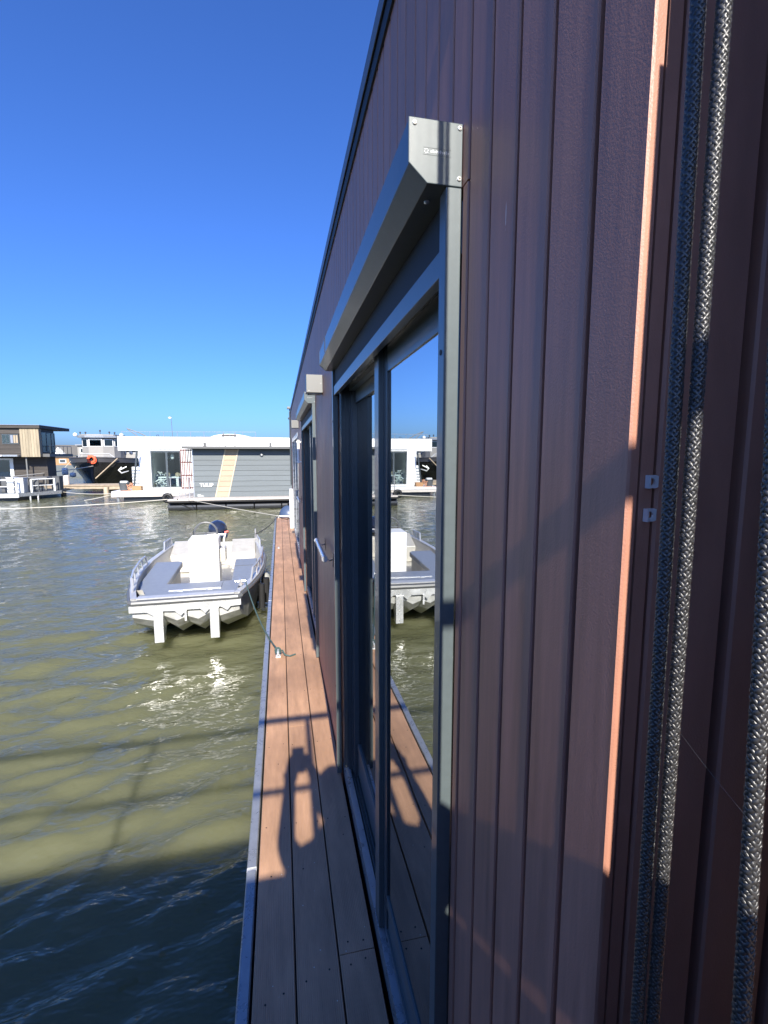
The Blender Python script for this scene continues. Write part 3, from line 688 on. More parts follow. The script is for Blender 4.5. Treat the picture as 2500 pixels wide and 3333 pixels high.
MB().prism([(0.44, -2.99), (0.69, -2.99), (0.70, -1.62), (0.44, -1.62)], 'z', 0.14, 0.464).build('bench_base', M_boatw, boat)
for sgn in (-1, 1):
    x0, x1 = (-0.71, -0.17) if sgn < 0 else (0.30, 0.71)
    MB().prism([(-0.60, 0.14), (-0.60, 0.44), (-0.55, 0.46), (-0.06, 0.60), (-0.03, 0.60), (-0.03, 0.14)], 'x', x0, x1).build('stern_locker', M_boatw, boat, bevel=0.01)
    xc = -0.45 if sgn < 0 else 0.50
    MB().tube([(xc, -0.60, 0.30), (xc, -0.612, 0.30)], 0.035, 14).build('locker_latch', M_galv, boat)
MB().box(-0.68, 0.68, -0.06, -0.012, 0.13, 0.50).build('transom', M_boatw, boat)
# console with wheel and throttle
cons = MB().prism([(-0.195, -2.16), (0.215, -2.16), (0.215, -1.72), (-0.195, -1.72)], 'z', 0.14, 0.97).build('console', M_whitep, boat, bevel=0.012)
MB().box(0.10, 0.16, -2.168, -2.1605, 0.86, 0.92).build('console_light', M_galv, cons)
MB().box(0.219, 0.30, -2.05, -1.78, 0.60, 0.80).build('side_box', M_boatw, cons, bevel=0.008)
MB().box(-0.215, -0.1955, -2.02, -1.92, 0.62, 0.72).build('side_bracket', M_boatdk, cons)
MB().torus((0.0, -1.66, 0.985), 0.165, 0.014, 'y', 26, 8).tube([(-0.16, -1.66, 0.985), (0.16, -1.66, 0.985)], 0.009, 6).tube([(0, -1.66, 0.985), (0, -1.66, 0.82)], 0.009, 6).tube([(0, -1.66, 0.985), (0, -1.73, 0.93)], 0.02, 8).build('steering_wheel', M_boatdk, cons)
th = MB().tube([(0.265, -1.90, 0.80), (0.275, -1.88, 0.92), (0.30, -1.86, 1.01)], 0.012, 8).build('throttle', M_whitep, cons)
MB().tube([(0.285, -1.86, 1.015), (0.34, -1.86, 1.03)], 0.016, 8).build('throttle_knob', M_red, th)
MB().tube(sag((-0.16, -1.75, 0.86), (-0.30, -0.75, 0.55), -0.25), 0.008, 6).build('control_cable', M_rubber, cons)
# outboard
ob = MB().ell((0.02, 0.22, 0.77), (0.175, 0.26, 0.165), 18, 10).build('outboard_motor', M_navy, boat, smooth=True)
MB().box(-0.17, 0.21, -0.05, 0.44, 0.62, 0.72).build('cowl_base', M_navy, ob, bevel=0.03)
MB().prism([(0.08, -0.35), (0.32, -0.35), (0.28, 0.72), (0.10, 0.72)], 'x', -0.04, 0.08).box(-0.06, 0.10, 0.0, 0.12, 0.35, 0.72).build('leg', M_rubber, ob)
MB().box(-0.05, 0.09, -0.066, -0.0605, 0.64, 0.70).build('cowl_badge', M_alu, ob)
# hand rails
def rail(sgn, ys_, h):
    import bisect
    def gw(y_):
        for (a, b) in zip(ST[:-1], ST[1:]):
            if b[0] <= y_ <= a[0]:
                s_ = (y_ - a[0]) / (b[0] - a[0]); return (a[1] + (b[1] - a[1]) * s_, a[2] + (b[2] - a[2]) * s_)
        return (ST[-1][1], ST[-1][2])
    pts = []
    n = 14
    for i in range(n + 1):
        y_ = ys_[0] + (ys_[1] - ys_[0]) * i / n; b, zg = gw(y_)
        hh = h if 0 < i < n else 0.004
        pts.append((sgn * (b - 0.02), y_, zg + hh))
    m_ = MB().tube(pts, 0.013, 8)
    k = 4
    for i in range(1, k + 1):
        y_ = ys_[0] + (ys_[1] - ys_[0]) * i / (k + 1); b, zg = gw(y_)
        m_.tube([(sgn * (b - 0.02), y_, zg + 0.004), (sgn * (b - 0.02), y_, zg + h)], 0.011, 8)
    m_.build('hand_rail', M_steel, boat)
rail(-1, (-1.75, -3.55), 0.14); rail(-1, (-0.15, -0.62), 0.14); rail(1, (-1.4, -3.3), 0.14); rail(1, (-0.1, -0.75), 0.13)
t_ = MB().tube([(0.72, -0.05, 0.55), (0.72, -0.05, 0.78)], 0.014, 8).build('stern_bitt', M_steel, boat)
MB().tube([(0.56, -3.62, 0.645), (0.56, -3.62, 0.72)], 0.02, 8).tube([(0.50, -3.62, 0.70), (0.62, -3.62, 0.70)], 0.012, 8).build('bow_cleat', M_steel, boat)
MB().tube([(0.86, -2.6, 0.12), (0.86, -2.6, 0.46)], [0.05, 0.05], 12).tube([(0.80, -3.05, 0.18), (0.80, -3.05, 0.50)], [0.04, 0.04], 12).build('side_fender', M_rubber, boat)

# ------------------------------------------------------------------ grey houseboat with the word TULIP
tul = thing('grey_houseboat', (-1.5, 20.6, 0.0), 'low grey plank houseboat with tan slanted stripe and the word TULIP', 'houseboat')
TY = 20.6; TX0, TX1 = -3.46, 6.0
MB().box(TX0 + 0.01, TX1, TY + 0.012, 23.8, 0.45, 2.44).build('wall', M_greyl, tul)
nb = 9; z0 = 0.47; ph = (2.41 - z0) / nb
def bandx(z): return (-2.63 + (z - 0.45) * (0.46 / 1.97), -2.13 + (z - 0.45) * (0.46 / 1.97))
for i in range(nb):
    a, b = z0 + i * ph, z0 + (i + 1) * ph - 0.008
    (l0, r0), (l1, r1) = bandx(a), bandx(b)
    def lap(xa0, xb0, xa1, xb1, m, nm):
        # lower edge stands proud, upper edge tucks back
        v = [(xa0, TY - 0.022, a), (xb0, TY - 0.022, a), (xb1, TY - 0.004, b), (xa1, TY - 0.004, b), (xa0, TY + 0.011, a), (xb0, TY + 0.011, a), (xb1, TY + 0.011, b), (xa1, TY + 0.011, b)]
        MB().add(v, [(0, 1, 2, 3), (4, 7, 6, 5), (0, 4, 5, 1), (1, 5, 6, 2), (2, 6, 7, 3), (3, 7, 4, 0)]).build(nm, m, tul)
    lap(TX0, l0 - 0.03, TX0, l1 - 0.03, M_greyl, 'plank'); lap(r0 + 0.03, TX1, r1 + 0.03, TX1, M_greyl, 'plank'); lap(l0 + 0.03, r0 - 0.03, l1 + 0.03, r1 - 0.03, M_tan, 'tan_plank')
for off in (0, 1):
    xa, xb_ = bandx(z0)[off], bandx(2.41)[off]
    v = [(xa - 0.026, TY - 0.028, z0), (xa + 0.026, TY - 0.028, z0), (xb_ + 0.026, TY - 0.028, 2.41), (xb_ - 0.026, TY - 0.028, 2.41)]
    v += [(p[0], TY + 0.01, p[2]) for p in v]
    MB().add(v, [(0, 1, 2, 3), (4, 7, 6, 5), (0, 4, 5, 1), (1, 5, 6, 2), (2, 6, 7, 3), (3, 7, 4, 0)]).build('stripe_trim', M_cream, tul)
MB().box(TX0 - 0.02, TX0 + 0.03, TY - 0.03, TY + 0.011, 0.47, 2.43).build('corner_strip', M_alud, tul)
rfT = MB().box(-3.78, 6.2, 20.17, 24.0, 2.435, 2.53).build('roof', M_roofd, tul)
for xx in (-3.02, -0.38):
    MB().box(xx - 0.05, xx + 0.05, 20.9, 21.0, 2.531, 2.70).build('roof_vent', M_roofd, rfT)
MB().tube([(-1.98 + 0.19 * math.cos(a), 20.6, 2.53 + 0.10 * math.sin(a)) for a in np.linspace(math.pi, 0, 13)], 0.015, 6).build('roof_hoop', M_bark, rfT)
MB().box(-4.30, 6.2, 19.75, TY - 0.031, 0.40, 0.465).box(-4.30, TX0 - 0.021, TY - 0.030, 23.5, 0.40, 0.465).build('deck', M_decklt, tul)
MB().box(-4.28, 6.2, 19.78, 19.83, 0.33, 0.399).build('deck_beam', M_black, tul)
jx = [-4.36, -3.29, -2.17, -1.07, 0.02, 1.1, 2.2, 3.3, 4.4]
for a, b in zip(jx[:-1], jx[1:]):
    rp = [(a + 0.006, 0.15), (a + 0.03, 0.19), (b - 0.03, 0.19), (b - 0.006, 0.15)]
    MB().tube([(x_, 20.15, 0.13) for x_, _ in rp], [r_ for _, r_ in rp], 18).build('float_tank', M_plast, tul, smooth=False)
lm = MB().ell((-0.74, TY - 0.06, 2.19), (0.05, 0.05, 0.06), 12, 8).build('bulkhead_lamp', M_alu, tul, smooth=True)
MB().tube([(-0.74, TY - 0.09, 2.205), (-0.74, TY - 0.02, 2.205)], 0.065, 14).build('lamp_hood', M_anthd, lm)
def text_mesh(txt, size, name, m, parent, loc, ext=0.004):
    c = bpy.data.curves.new(name, 'FONT'); c.body = txt; c.size = size; c.extrude = ext; c.offset = 0.006
    tmp = bpy.data.objects.new('tmp', c); COL.objects.link(tmp); bpy.context.view_layer.update()
    me = bpy.data.meshes.new_from_object(tmp.evaluated_get(bpy.context.evaluated_depsgraph_get())); bpy.data.objects.remove(tmp)
    me.name = name; me.materials.clear(); me.materials.append(m)
    o = bpy.data.objects.new(name, me); COL.objects.link(o); o.parent = parent; g = ORG[parent.name]
    o.location = (loc[0] - g[0], loc[1] - g[1], loc[2] - g[2]); o.rotation_euler = (R(90), 0, 0); return o
text_mesh('TULIP', 0.20, 'lettering', M_white, tul, (-3.215, TY - 0.040, 0.895), 0.012)
sm = MB()
for i, w_ in enumerate((0.13, 0.22, 0.25)): sm.box(-3.33, -3.33 + w_, TY - 0.024, TY - 0.022, 0.565 - i * 0.032, 0.577 - i * 0.032)
sm.build('small_print', M_whitep, tul)
# slatted shutter at its left end
shu = MB()
for zz in (0.80, 1.32, 1.86, 2.36): shu.box(-4.02, -3.50, 21.045, 21.07, zz, zz + 0.05)
sh = shu.build('shutter_rail', M_redbrown, tul)
for i in range(8): MB().box(-4.01 + i * 0.065, -3.975 + i * 0.065, 21.0, 21.044, 0.78, 2.42).build('shutter_slat', M_redbrown, sh)
# little gate of steel tube on its side deck
gt = MB()
gt.tube([(-4.26, 20.2, 0.466), (-4.26, 20.2, 1.28), (-3.56, 20.2, 1.28), (-3.56, 20.2, 0.466)], 0.022, 8).tube([(-4.06, 20.75, 0.466), (-4.06, 20.75, 1.26), (-3.56, 20.2, 1.27)], 0.016, 8).tube([(-3.72, 20.2, 0.466), (-3.72, 20.2, 1.27)], 0.012, 6).tube([(-3.72, 20.3, 1.28), (-3.72, 20.3, 1.42), (-3.52, 20.3, 1.44)], 0.012, 6)
gt.build('gate_rail', M_steel, tul)
t = thing('tyre_fender', (-4.34, 20.3, 0.3), 'black tyre fender on the corner of the grey houseboat', 'tyre')
MB().torus((-4.36, 20.05, 0.50), 0.14, 0.07, 'y', 20, 8).build('tyre', M_rubber, t, smooth=True)
MB().tube([(-4.36, 20.05, 0.60), (-4.30, 20.2, 0.47)], 0.01, 6).build('lanyard', M_ropew, t)
MB().tube([(-3.95, 19.74, 0.47), (-3.8, 19.9, 0.25), (-3.35, 20.0, -0.02)], 0.02, 6).build('mooring_hose', M_rubber, origin=(-3.95, 19.74, 0.4), label='dark hose dropping from the grey houseboat deck into the water', cat='hose')

# ------------------------------------------------------------------ white houseboat behind it
wh = thing('white_houseboat', (-4, 26, 0.0), 'white flat-roofed houseboat with large window and roof railing behind the grey one', 'houseboat')
WY = 26.0
slab = MB().box(-7.82, 7.0, WY, 33.0, 2.40, 3.09).build('roof_slab', M_white, wh)
MB().box(-7.84, 7.0, WY - 0.015, 33.0, 3.0905, 3.11).build('roof_edge', M_alud, slab)
MB().box(-6.90, -6.36, WY + 0.0, 32.5, 0.46, 2.399).build('pier_wall', M_white, wh)
MB().box(-4.93, 7.0, WY + 0.0, WY + 0.2, 0.46, 2.399).box(-6.36, -4.93, WY, WY + 0.2, 0.46, 0.53).build('front_wall', M_white, wh)
MB().box(-6.36, 7.0, 31.5, 31.6, 0.46, 2.399).box(-6.36, 7.0, WY + 0.2, 31.5, 0.46, 0.52).build('interior', M_greyl, wh)
wf = MB().box(-6.36, -6.30, WY + 0.03, WY + 0.10, 0.531, 2.399).box(-4.99, -4.93, WY + 0.03, WY + 0.10, 0.531, 2.399).box(-6.30, -4.99, WY + 0.03, WY + 0.10, 0.531, 0.59).box(-6.30, -4.99, WY + 0.03, WY + 0.10, 2.32, 2.399).box(-5.66, -5.56, WY + 0.02, WY + 0.10, 0.59, 2.32).build('window_frame', M_anthd, wh)
MB().box(-6.30, -5.66, WY + 0.06, WY + 0.07, 0.59, 2.32).build('pane', M_glassc, wf); MB().box(-5.56, -4.99, WY + 0.06, WY + 0.07, 0.59, 2.32).build('pane', M_glassc, wf)
for (xx, zz) in ((-5.72, 2.06), (-5.06, 1.95)):
    pn = MB().ell((xx, 27.2, zz), (0.2, 0.2, 0.2), 16, 10).build('pendant_lamp', M_anthd, wh, smooth=True)
    MB().tube([(xx, 27.2, zz + 0.18), (xx, 27.2, 2.40)], 0.01, 6).build('cord', M_anthd, pn)
MB().ell((-5.42, 26.5, 2.1), (0.10, 0.10, 0.15), 12, 8).build('glass_vase', M_whitep, wh, smooth=True)
MB().box(-6.2, -5.2, 26.7, 27.3, 1.0, 1.06).box(-6.15, -6.05, 26.75, 27.25, 0.52, 1.0).box(-5.35, -5.25, 26.75, 27.25, 0.52, 1.0).build('table', M_whitep, wh)
fl = MB()
rs = random.Random(3)
for i in range(60): fl.ell((-6.0 + rs.uniform(-0.28, 0.30), 26.55 + rs.uniform(-0.1, 0.15), 0.72 + rs.uniform(-0.16, 0.24)), (0.035, 0.035, 0.03), 6, 4)
for i in range(26): fl.ell((-6.05 + rs.uniform(-0.24, 0.3), 26.9 + rs.uniform(-0.1, 0.1), 1.15 + rs.uniform(-0.05, 0.16)), (0.03, 0.03, 0.025), 6, 4)
fl.build('white_blossom', M_whitep, wh); wh.children[-1]['kind'] = 'stuff'
for xx in (-5.75, -5.3, -5.1): MB().ell((xx, 26.9, 1.14), (0.13, 0.13, 0.14), 10, 7).build('cushion', M_tan, wh, smooth=True)
MB().tube([(-6.38, WY - 0.06, 2.52), (-5.0, WY - 0.06, 2.52)], 0.035, 10).build('awning_cassette', M_white, wh)
MB().box(-7.70, 7.0, 24.3, WY - 0.001, 0.37, 0.50).build('deck', M_whitep, wh)
MB().box(-7.72, 7.0, 24.26, 24.299, 0.23, 0.35).box(-7.6, 7.0, 24.3, 25.9, 0.23, 0.34).build('deck_beam', M_decklt, wh)
MB().box(-7.25, 7.0, 24.5, 33, -0.5, 0.2295).build('float', M_plast, wh)
MB().tube([(-7.45, 24.4, 0.25), (-7.45, 24.4, -0.4)], 0.06, 8).build('mooring_post', M_alud, wh)
MB().tube([(-6.83, 25.5, 2.40), (-7.06, 25.5, 0.50)], 0.045, 8).build('leaning_prop', M_anthd, wh)
MB().box(-7.78, -6.905, 26.05, 26.10, 2.36, 2.399).build('soffit_trim', M_anthd, wh)
rl = MB().tube([(-7.92, 27, 3.37), (-1.26, 27, 3.42)], 0.012, 6).tube([(-4.3, 27, 3.16), (-1.26, 27, 3.17)], 0.008, 6).build('roof_rail', M_alud, wh)
for i in range(11):
    xx = -7.88 + i * 0.662
    MB().tube([(xx, 27, 3.09), (xx, 27, 3.375 + 0.005 * i)], 0.014, 6).build('rail_post', M_alud, rl)
t = thing('deck_crane', (-7.0, 27.4, 3.11), 'folded grey crane arm lying on the white roof', 'crane')
MB().tube([(-7.76, 27.4, 3.56), (-7.2, 27.4, 3.36), (-6.80, 27.4, 3.14)], 0.025, 6).build('arm', M_bark, t)
MB().tube([(-7.73, 27.4, 3.53), (-7.21, 27.4, 3.13)], 0.022, 6).build('brace', M_bark, t)
MB().box(-6.95, -6.7, 27.3, 27.5, 3.111, 3.16).build('base', M_anthd, t)
t = thing('mast_antenna', (-5.67, 28, 3.11), 'thin mast with small sensor head on the white roof', 'antenna')
MB().tube([(-5.66, 28, 3.11), (-5.70, 28, 4.28)], 0.014, 6).build('mast', M_bark, t)
MB().ell((-5.76, 28, 4.18), (0.09, 0.05, 0.05), 10, 6).build('sensor_head', M_whitep, t, smooth=True)
t = thing('dinghy_cover', (-2.6, 29, 3.11), 'white tarpaulin mound on the white roof beside the railing', 'tarpaulin')
rg = []
for i in range(17):
    s_ = i / 16; xx = -3.9 + 2.55 * s_; h = 0.27 * (math.sin(math.pi * min(1, s_ ** 0.8)) ** 0.7) + 0.015
    rg.append([(xx, 29 + 0.9 * math.cos(a), 3.112 + h * math.sin(a)) for a in np.linspace(0, math.pi, 9)])
MB().loft(rg).build('cover', M_white, t, smooth=True)
t = thing('roof_bench', (-2.65, 27.2, 3.11), 'small dark bench on the white roof behind the railing', 'bench')
MB().box(-3.05, -2.30, 27.2, 27.5, 3.20, 3.27).build('seat', M_wooddk, t)
for xx in (-2.98, -2.37): MB().box(xx - 0.04, xx + 0.04, 27.2, 27.5, 3.111, 3.199).box(xx - 0.03, xx + 0.03, 27.45, 27.5, 3.271, 3.38).build('leg', M_bark, t)
t = thing('solar_hook', (-5.05 - 1.0, 27.1, 3.11), 'tiny dark hook standing on the white roof edge', 'hook')
MB().tube([(-6.10, 26.4, 3.111), (-6.10, 26.4, 3.20), (-6.0, 26.4, 3.20), (-6.0, 26.4, 3.111)], 0.016, 6).build('hook', M_anthd, t)
t = thing('plant_bucket', (-7.27, 24.7, 0.5), 'dark grey bucket on the left end of the white deck', 'bucket')
MB().tube([(-7.27, 24.75, 0.501), (-7.27, 24.75, 0.86)], [0.18, 0.23], 18).build('bucket', M_wicker, t)
MB().torus((-7.27, 24.75, 0.86), 0.23, 0.018, 'z', 18, 6).build('rim', M_anthd, t)
MB().box(-7.42, -7.12, 24.65, 24.85, 0.861, 0.96).build('storage_tub', M_galv, origin=(-7.27, 24.75, 0.861), bevel=0.01, label='pale grey tub sitting on the dark bucket', cat='tub')
rpile = MB()
for i in range(7):
    a = i * 0.9
    rpile.tube([(-7.0 + 0.12 * math.cos(a + s_), 24.7 + 0.1 * math.sin(a + s_), 0.53 + 0.05 * i + 0.03 * math.sin(3 * s_)) for s_ in np.linspace(0, 4, 12)], 0.016, 6)
rpile.tube([(-7.12, 24.6, 0.80), (-7.0, 24.5, 0.6), (-6.9, 24.4, 0.52), (-7.25, 24.32, 0.51), (-7.55, 24.30, 0.49)], 0.016, 6)
rpile.build('orange_rope_pile', mat('orange_rope', (0.5, 0.25, 0.15), 0.8), origin=(-7.0, 24.7, 0.5), label='heap of faded orange rope beside the dark bucket', cat='rope')
MB().box(-6.9, -6.5, 24.6, 24.95, 0.501, 0.72).box(-6.9, -6.5, 24.59, 24.599, 0.55, 0.60).build('wooden_crate', M_orangew, origin=(-6.7, 24.8, 0.501), label='brown wooden crate on the white deck under the leaning prop', cat='crate')

# ------------------------------------------------------------------ black barge
bar = thing('black_barge', (-13.3, 38, 0.0), 'black-hulled barge with grey wheelhouse moored bow-on', 'barge')
BX = -13.3
def bsec(y_, hb, zt, wl, zb):
    zs_ = [zt, zt - 0.34, 0.9, 0.35, zb]
    w_ = [hb, hb * 0.985, hb * (0.55 + 0.45 * wl), hb * (0.25 + 0.75 * wl) * 0.95, hb * wl * 0.8]
    L_ = [(BX - a, y_ + 0.0, z_) for a, z_ in zip(w_, zs_)]; R_ = [(BX + a, y_, z_) for a, z_ in zip(w_[::-1], zs_[::-1])]
    return L_ + R_
BS = [(38.3, 0.12, 2.02, 0.2, 0.4), (38.45, 0.65, 2.0, 0.06, 0.1), (38.8, 1.2, 1.98, 0.10, -0.2), (39.4, 1.75, 1.95, 0.25, -0.5), (40.3, 2.2, 1.92, 0.5, -0.5), (42, 2.45, 1.88, 0.8, -0.5), (46, 2.5, 1.86, 0.95, -0.5), (56, 2.45, 1.9, 0.95, -0.5), (58, 1.6, 1.95, 0.8, -0.5)]
hb = MB().loft([bsec(*q) for q in BS]); hb.add(bsec(*BS[0]), [tuple(range(10))])
hullb = hb.build('hull', M_tugblk, bar)
smooth_by_angle(hullb, 40)
bw = MB(); bcap = MB()
for sgn in (-1, 1):
    bw.loft([[(BX + sgn * (q[1] + 0.015), q[0] - 0.015, q[2] - 0.33), (BX + sgn * (q[1] + 0.02), q[0] - 0.02, q[2] - 0.02)] for q in BS])
    bcap.tube([(BX + sgn * (q[1] + 0.01), q[0] - 0.01, q[2]) for q in BS], 0.05, 6)
bw.build('bulwark', M_tuggrey, bar, smooth=True)
bcap.build('cap_rail', M_tuggrey, bar)
MB().loft([[(BX - q[1], q[0] + 0.05, q[2] - 0.4), (BX + q[1], q[0] + 0.05, q[2] - 0.4)] for q in BS[1:]]).build('deck', M_tuggrey, bar)
MB().box(BX - 0.07, BX + 0.07, 38.2, 38.5, 0.2, 2.0).build('stem_bar', M_tuggrey, bar)
brl = MB().tube([(BX - 1.15, 39.1, 1.98), (BX - 0.95, 39.1, 2.28), (BX + 0.95, 39.1, 2.28), (BX + 1.3, 39.1, 1.98)], 0.035, 6).tube([(BX - 1.1, 39.1, 2.12), (BX + 1.2, 39.1, 2.12)], 0.02, 6).tube([(BX + 2.2, 41.5, 1.9), (BX + 2.2, 41.5, 2.1), (BX + 2.2, 43.5, 2.1)], 0.03, 6).build('bow_rail', M_alu, bar)
an = MB().tube([(BX + 1.75, 39.0, 1.30), (BX + 1.55, 38.95, 1.05), (BX + 1.75, 38.85, 0.85), (BX + 2.15, 39.2, 1.0)], [0.05, 0.07, 0.06, 0.03], 8).tube([(BX + 1.55, 38.95, 1.05), (BX + 2.05, 39.1, 1.32)], 0.045, 8).build('anchor', M_galv, bar)
MB().tube([(BX + 1.55, 38.85, 1.95), (BX + 0.2, 38.2, 0.5)], 0.04, 8).build('boat_pole', M_jetty, bar)
# cabins
WHY = 44.0
MB().box(-17.2, -12.2, 46.5, 53, 1.5, 3.02).build('aft_cabin', M_tughouse, bar)
MB().box(-17.3, -12.1, 46.3, 53.2, 3.021, 3.12).build('cabin_roof', M_alud, bar)
for xx in (-17.0, -13.4, -12.9):
    w_ = MB().box(xx, xx + 0.42, 46.44, 46.499, 2.35, 2.80).build('cabin_window', M_whitep, bar); MB().box(xx + 0.06, xx + 0.36, 46.43, 46.4395, 2.41, 2.74).build('pane', M_glassb, w_)
whp = [(-16.1, WHY + 0.5), (-15.45, WHY), (-14.35, WHY), (-13.65, WHY + 0.45), (-13.4, WHY + 1.2), (-13.4, WHY + 2.3), (-16.2, WHY + 2.3)]
whl = MB().prism(whp, 'z', 1.5, 3.62).build('wheelhouse', M_tughouse, bar)
MB().prism([(-16.35, WHY + 0.3), (-15.6, WHY - 0.25), (-14.2, WHY - 0.25), (-13.4, WHY + 0.2), (-13.1, WHY + 1.2), (-13.1, WHY + 2.5), (-16.4, WHY + 2.5)], 'z', 3.621, 3.80).build('wheelhouse_roof', M_alud, whl)
MB().prism([(-16.2, WHY + 0.4), (-15.5, WHY - 0.1), (-14.3, WHY - 0.1), (-13.6, WHY + 0.3), (-13.3, WHY + 1.2), (-13.3, WHY + 2.4), (-16.3, WHY + 2.4)], 'z', 3.801, 3.90).build('roof_top', M_tughouse, whl)
def wwin(pa, pb, f0, f1, z0_, z1_, nm='window'):
    a, b = Vector((*pa, 0)), Vector((*pb, 0)); d = (b - a); n_ = Vector((d.y, -d.x, 0)).normalized()
    def q(f, off, z_): p = a + d * f + n_ * off; return (p.x, p.y, z_)
    def slab_(fa, fb, za, zb_, o0, o1): 
        v = [q(fa, o1, za), q(fb, o1, za), q(fb, o1, zb_), q(fa, o1, zb_), q(fa, o0, za), q(fb, o0, za), q(fb, o0, zb_), q(fa, o0, zb_)]
        return MB().add(v, [(0, 1, 2, 3), (4, 7, 6, 5), (0, 4, 5, 1), (1, 5, 6, 2), (2, 6, 7, 3), (3, 7, 4, 0)])
    m_ = (f1 - f0) * 0.07
    w_ = slab_(f0, f1, z0_, z1_, 0.001, 0.03).build(nm, M_whitep, whl)
    slab_(f0 + m_, f1 - m_, z0_ + 0.05, z1_ - 0.05, 0.0305, 0.034).build('pane', M_glassb, w_)
wwin(whp[0], whp[1], 0.15, 0.9, 2.85, 3.52); wwin(whp[1], whp[2], 0.04, 0.96, 2.88, 3.52); wwin(whp[2], whp[3], 0.08, 0.92, 2.90, 3.50); wwin(whp[3], whp[4], 0.1, 0.9, 2.90, 3.50)
for (xx, h) in ((-16.1, 0.12), (-15.7, 0.12), (-14.6, 0.28), (-13.9, 0.16), (-13.5, 0.12)):
    MB().tube([(xx, WHY + 0.3, 3.90), (xx, WHY + 0.3, 3.90 + h)], 0.03, 6).ell((xx, WHY + 0.3, 3.92 + h), (0.08, 0.08, 0.08), 8, 6).build('roof_light', M_anthd, whl)
for xx in (-16.45, -12.95): MB().ell((xx, WHY + 0.2, 3.86), (0.16, 0.12, 0.16), 12, 8).build('flood_lamp', M_whitep, whl, smooth=True)
t = thing('life_ring', (-13.25, 38.0, 1.9), 'orange-red life ring hung on the bow of the black barge', 'life ring')
MB().torus((-13.22, 38.05, 1.88), 0.22, 0.085, 'y', 24, 8).build('ring', M_orange, t, smooth=True)
for a_ in (0.6, 2.2, 3.8, 5.4):
    MB().tube([(-13.22 + 0.13 * math.cos(a_), 38.05, 1.88 + 0.13 * math.sin(a_)), (-13.22 + 0.35 * math.cos(a_), 38.05, 1.88 + 0.35 * math.sin(a_))], 0.045, 8).build('reflective_band', M_orange, t)
MB().torus((-13.14, 38.0, 1.82), 0.25, 0.025, 'y', 20, 6).build('rope_coil', M_orange, t)
t = thing('white_fender', (-15.2, 38.8, 0.6), 'white cylindrical fenders hanging at the barge’s left bow', 'fender')
for (xx, zz, h) in ((-15.35, 1.0, 0.55), (-14.85, 0.75, 0.35)):
    MB().tube([(xx, 39.0, zz - h / 2), (xx, 39.0, zz - h / 2 + 0.06), (xx, 39.0, zz + h / 2 - 0.06), (xx, 39.0, zz + h / 2)], [0.08, 0.2, 0.2, 0.08], 12).build('fender_body', M_whitep, t, smooth=True)
    MB().tube([(xx, 39.0, zz + h / 2), (xx + 0.3, 39.6, 1.85)], 0.015, 6).build('lanyard', M_ropew, t)

# ------------------------------------------------------------------ jetty, white shed, mooring posts
jet = thing('jetty', (-10.8, 30, 0.0), 'weathered timber jetty in front of the black barge', 'jetty')
for i in range(5): MB().box(-12.7, -8.6, 29.5 + i * 0.30, 29.78 + i * 0.30, 0.46, 0.52).build('plank', M_jetty, jet)
MB().box(-12.7, -8.6, 29.55, 29.65, 0.30, 0.459).box(-12.7, -8.6, 30.7, 30.8, 0.30, 0.459).build('beam', M_jetty, jet)
for xx in (-11.75, -9.6): MB().tube([(xx, 29.45, -0.6), (xx, 29.45, 0.40)], 0.13, 10).build('pile', M_jetty, jet)
MB().tube([(-11.85, 30.2, 0.521), (-11.85, 30.2, 1.02), (-11.85, 30.2, 1.05)], [0.15, 0.15, 0.09], 12).build('bollard', M_decklt, origin=(-11.85, 30.2, 0.521), label='pale round bollard standing on the timber jetty', cat='bollard')
t = thing('white_locker', (-9.2, 32.6, 0.3), 'white slatted locker seen through the porch of the white houseboat', 'locker')
MB().box(-9.05, -8.6, 32.5, 33.3, 0.2, 1.45).build('body', M_whitep, t)
for i in range(5): MB().box(-9.06, -8.59, 32.47, 32.499, 0.4 + i * 0.2, 0.48 + i * 0.2).build('slat', M_alud, t)
MB().box(-10.5, -8.3, 32.0, 34.0, 0.10, 0.199).build('floating_stage', M_jetty, origin=(-9.4, 33, 0.1), label='low wooden stage under the white locker', cat='stage')

# ------------------------------------------------------------------ wooden two-storey houseboat at the left
lh = thing('wooden_houseboat', (-15, 32, 0.0), 'two-storey dark wooden houseboat with pale vertical cladding at left', 'houseboat')
MB().box(-21, -13.46, 31.06, 33.03, 2.20, 3.70).build('upper_storey', M_wooddk, lh)
for i in range(7): MB().box(-13.40 - 0.137 * (i + 1) + 0.008, -13.40 - 0.137 * i, 31.0, 31.055, 2.08, 3.84).build('cladding_board', M_woodlt, lh)
MB().box(-13.449, -13.40, 31.06, 31.3, 2.08, 3.84).build('corner_board', M_woodlt, lh)
rfl = MB().box(-15.6, -13.30, 30.9, 34.9, 3.701, 3.86).build('roof', M_wooddk, lh)
MB().box(-16.5, -13.28, 30.86, 34.92, 3.861, 3.885).build('roof_edge', M_alud, rfl)
MB().box(-21, -14.36, 31.02, 31.059, 3.38, 3.56).build('eave_board', M_wooddk, lh)
for i in range(6): MB().box(-21, -14.37, 31.025, 31.0585, 2.30 + i * 0.085, 2.375 + i * 0.085).build('cladding_board', M_wooddk, lh)
fw = MB().box(-15.25, -14.08 - 0.35, 31.0, 31.058, 2.80, 3.36).build('window_strip', M_anthd, lh)
for (a, b, m_) in ((-15.22, -15.06, M_glassc), (-15.02, -14.90, M_glassc), (-14.82, -14.70, M_cush), (-14.67, -14.58, M_tan), (-14.55, -14.46, M_tan)):
    MB().box(a, b, 30.985, 30.9995, 2.86, 3.30).build('pane', m_, fw)
MB().box(-16.3, -15.45, 30.98, 31.058, 2.38, 3.62).build('corner_window', M_glassb, lh)
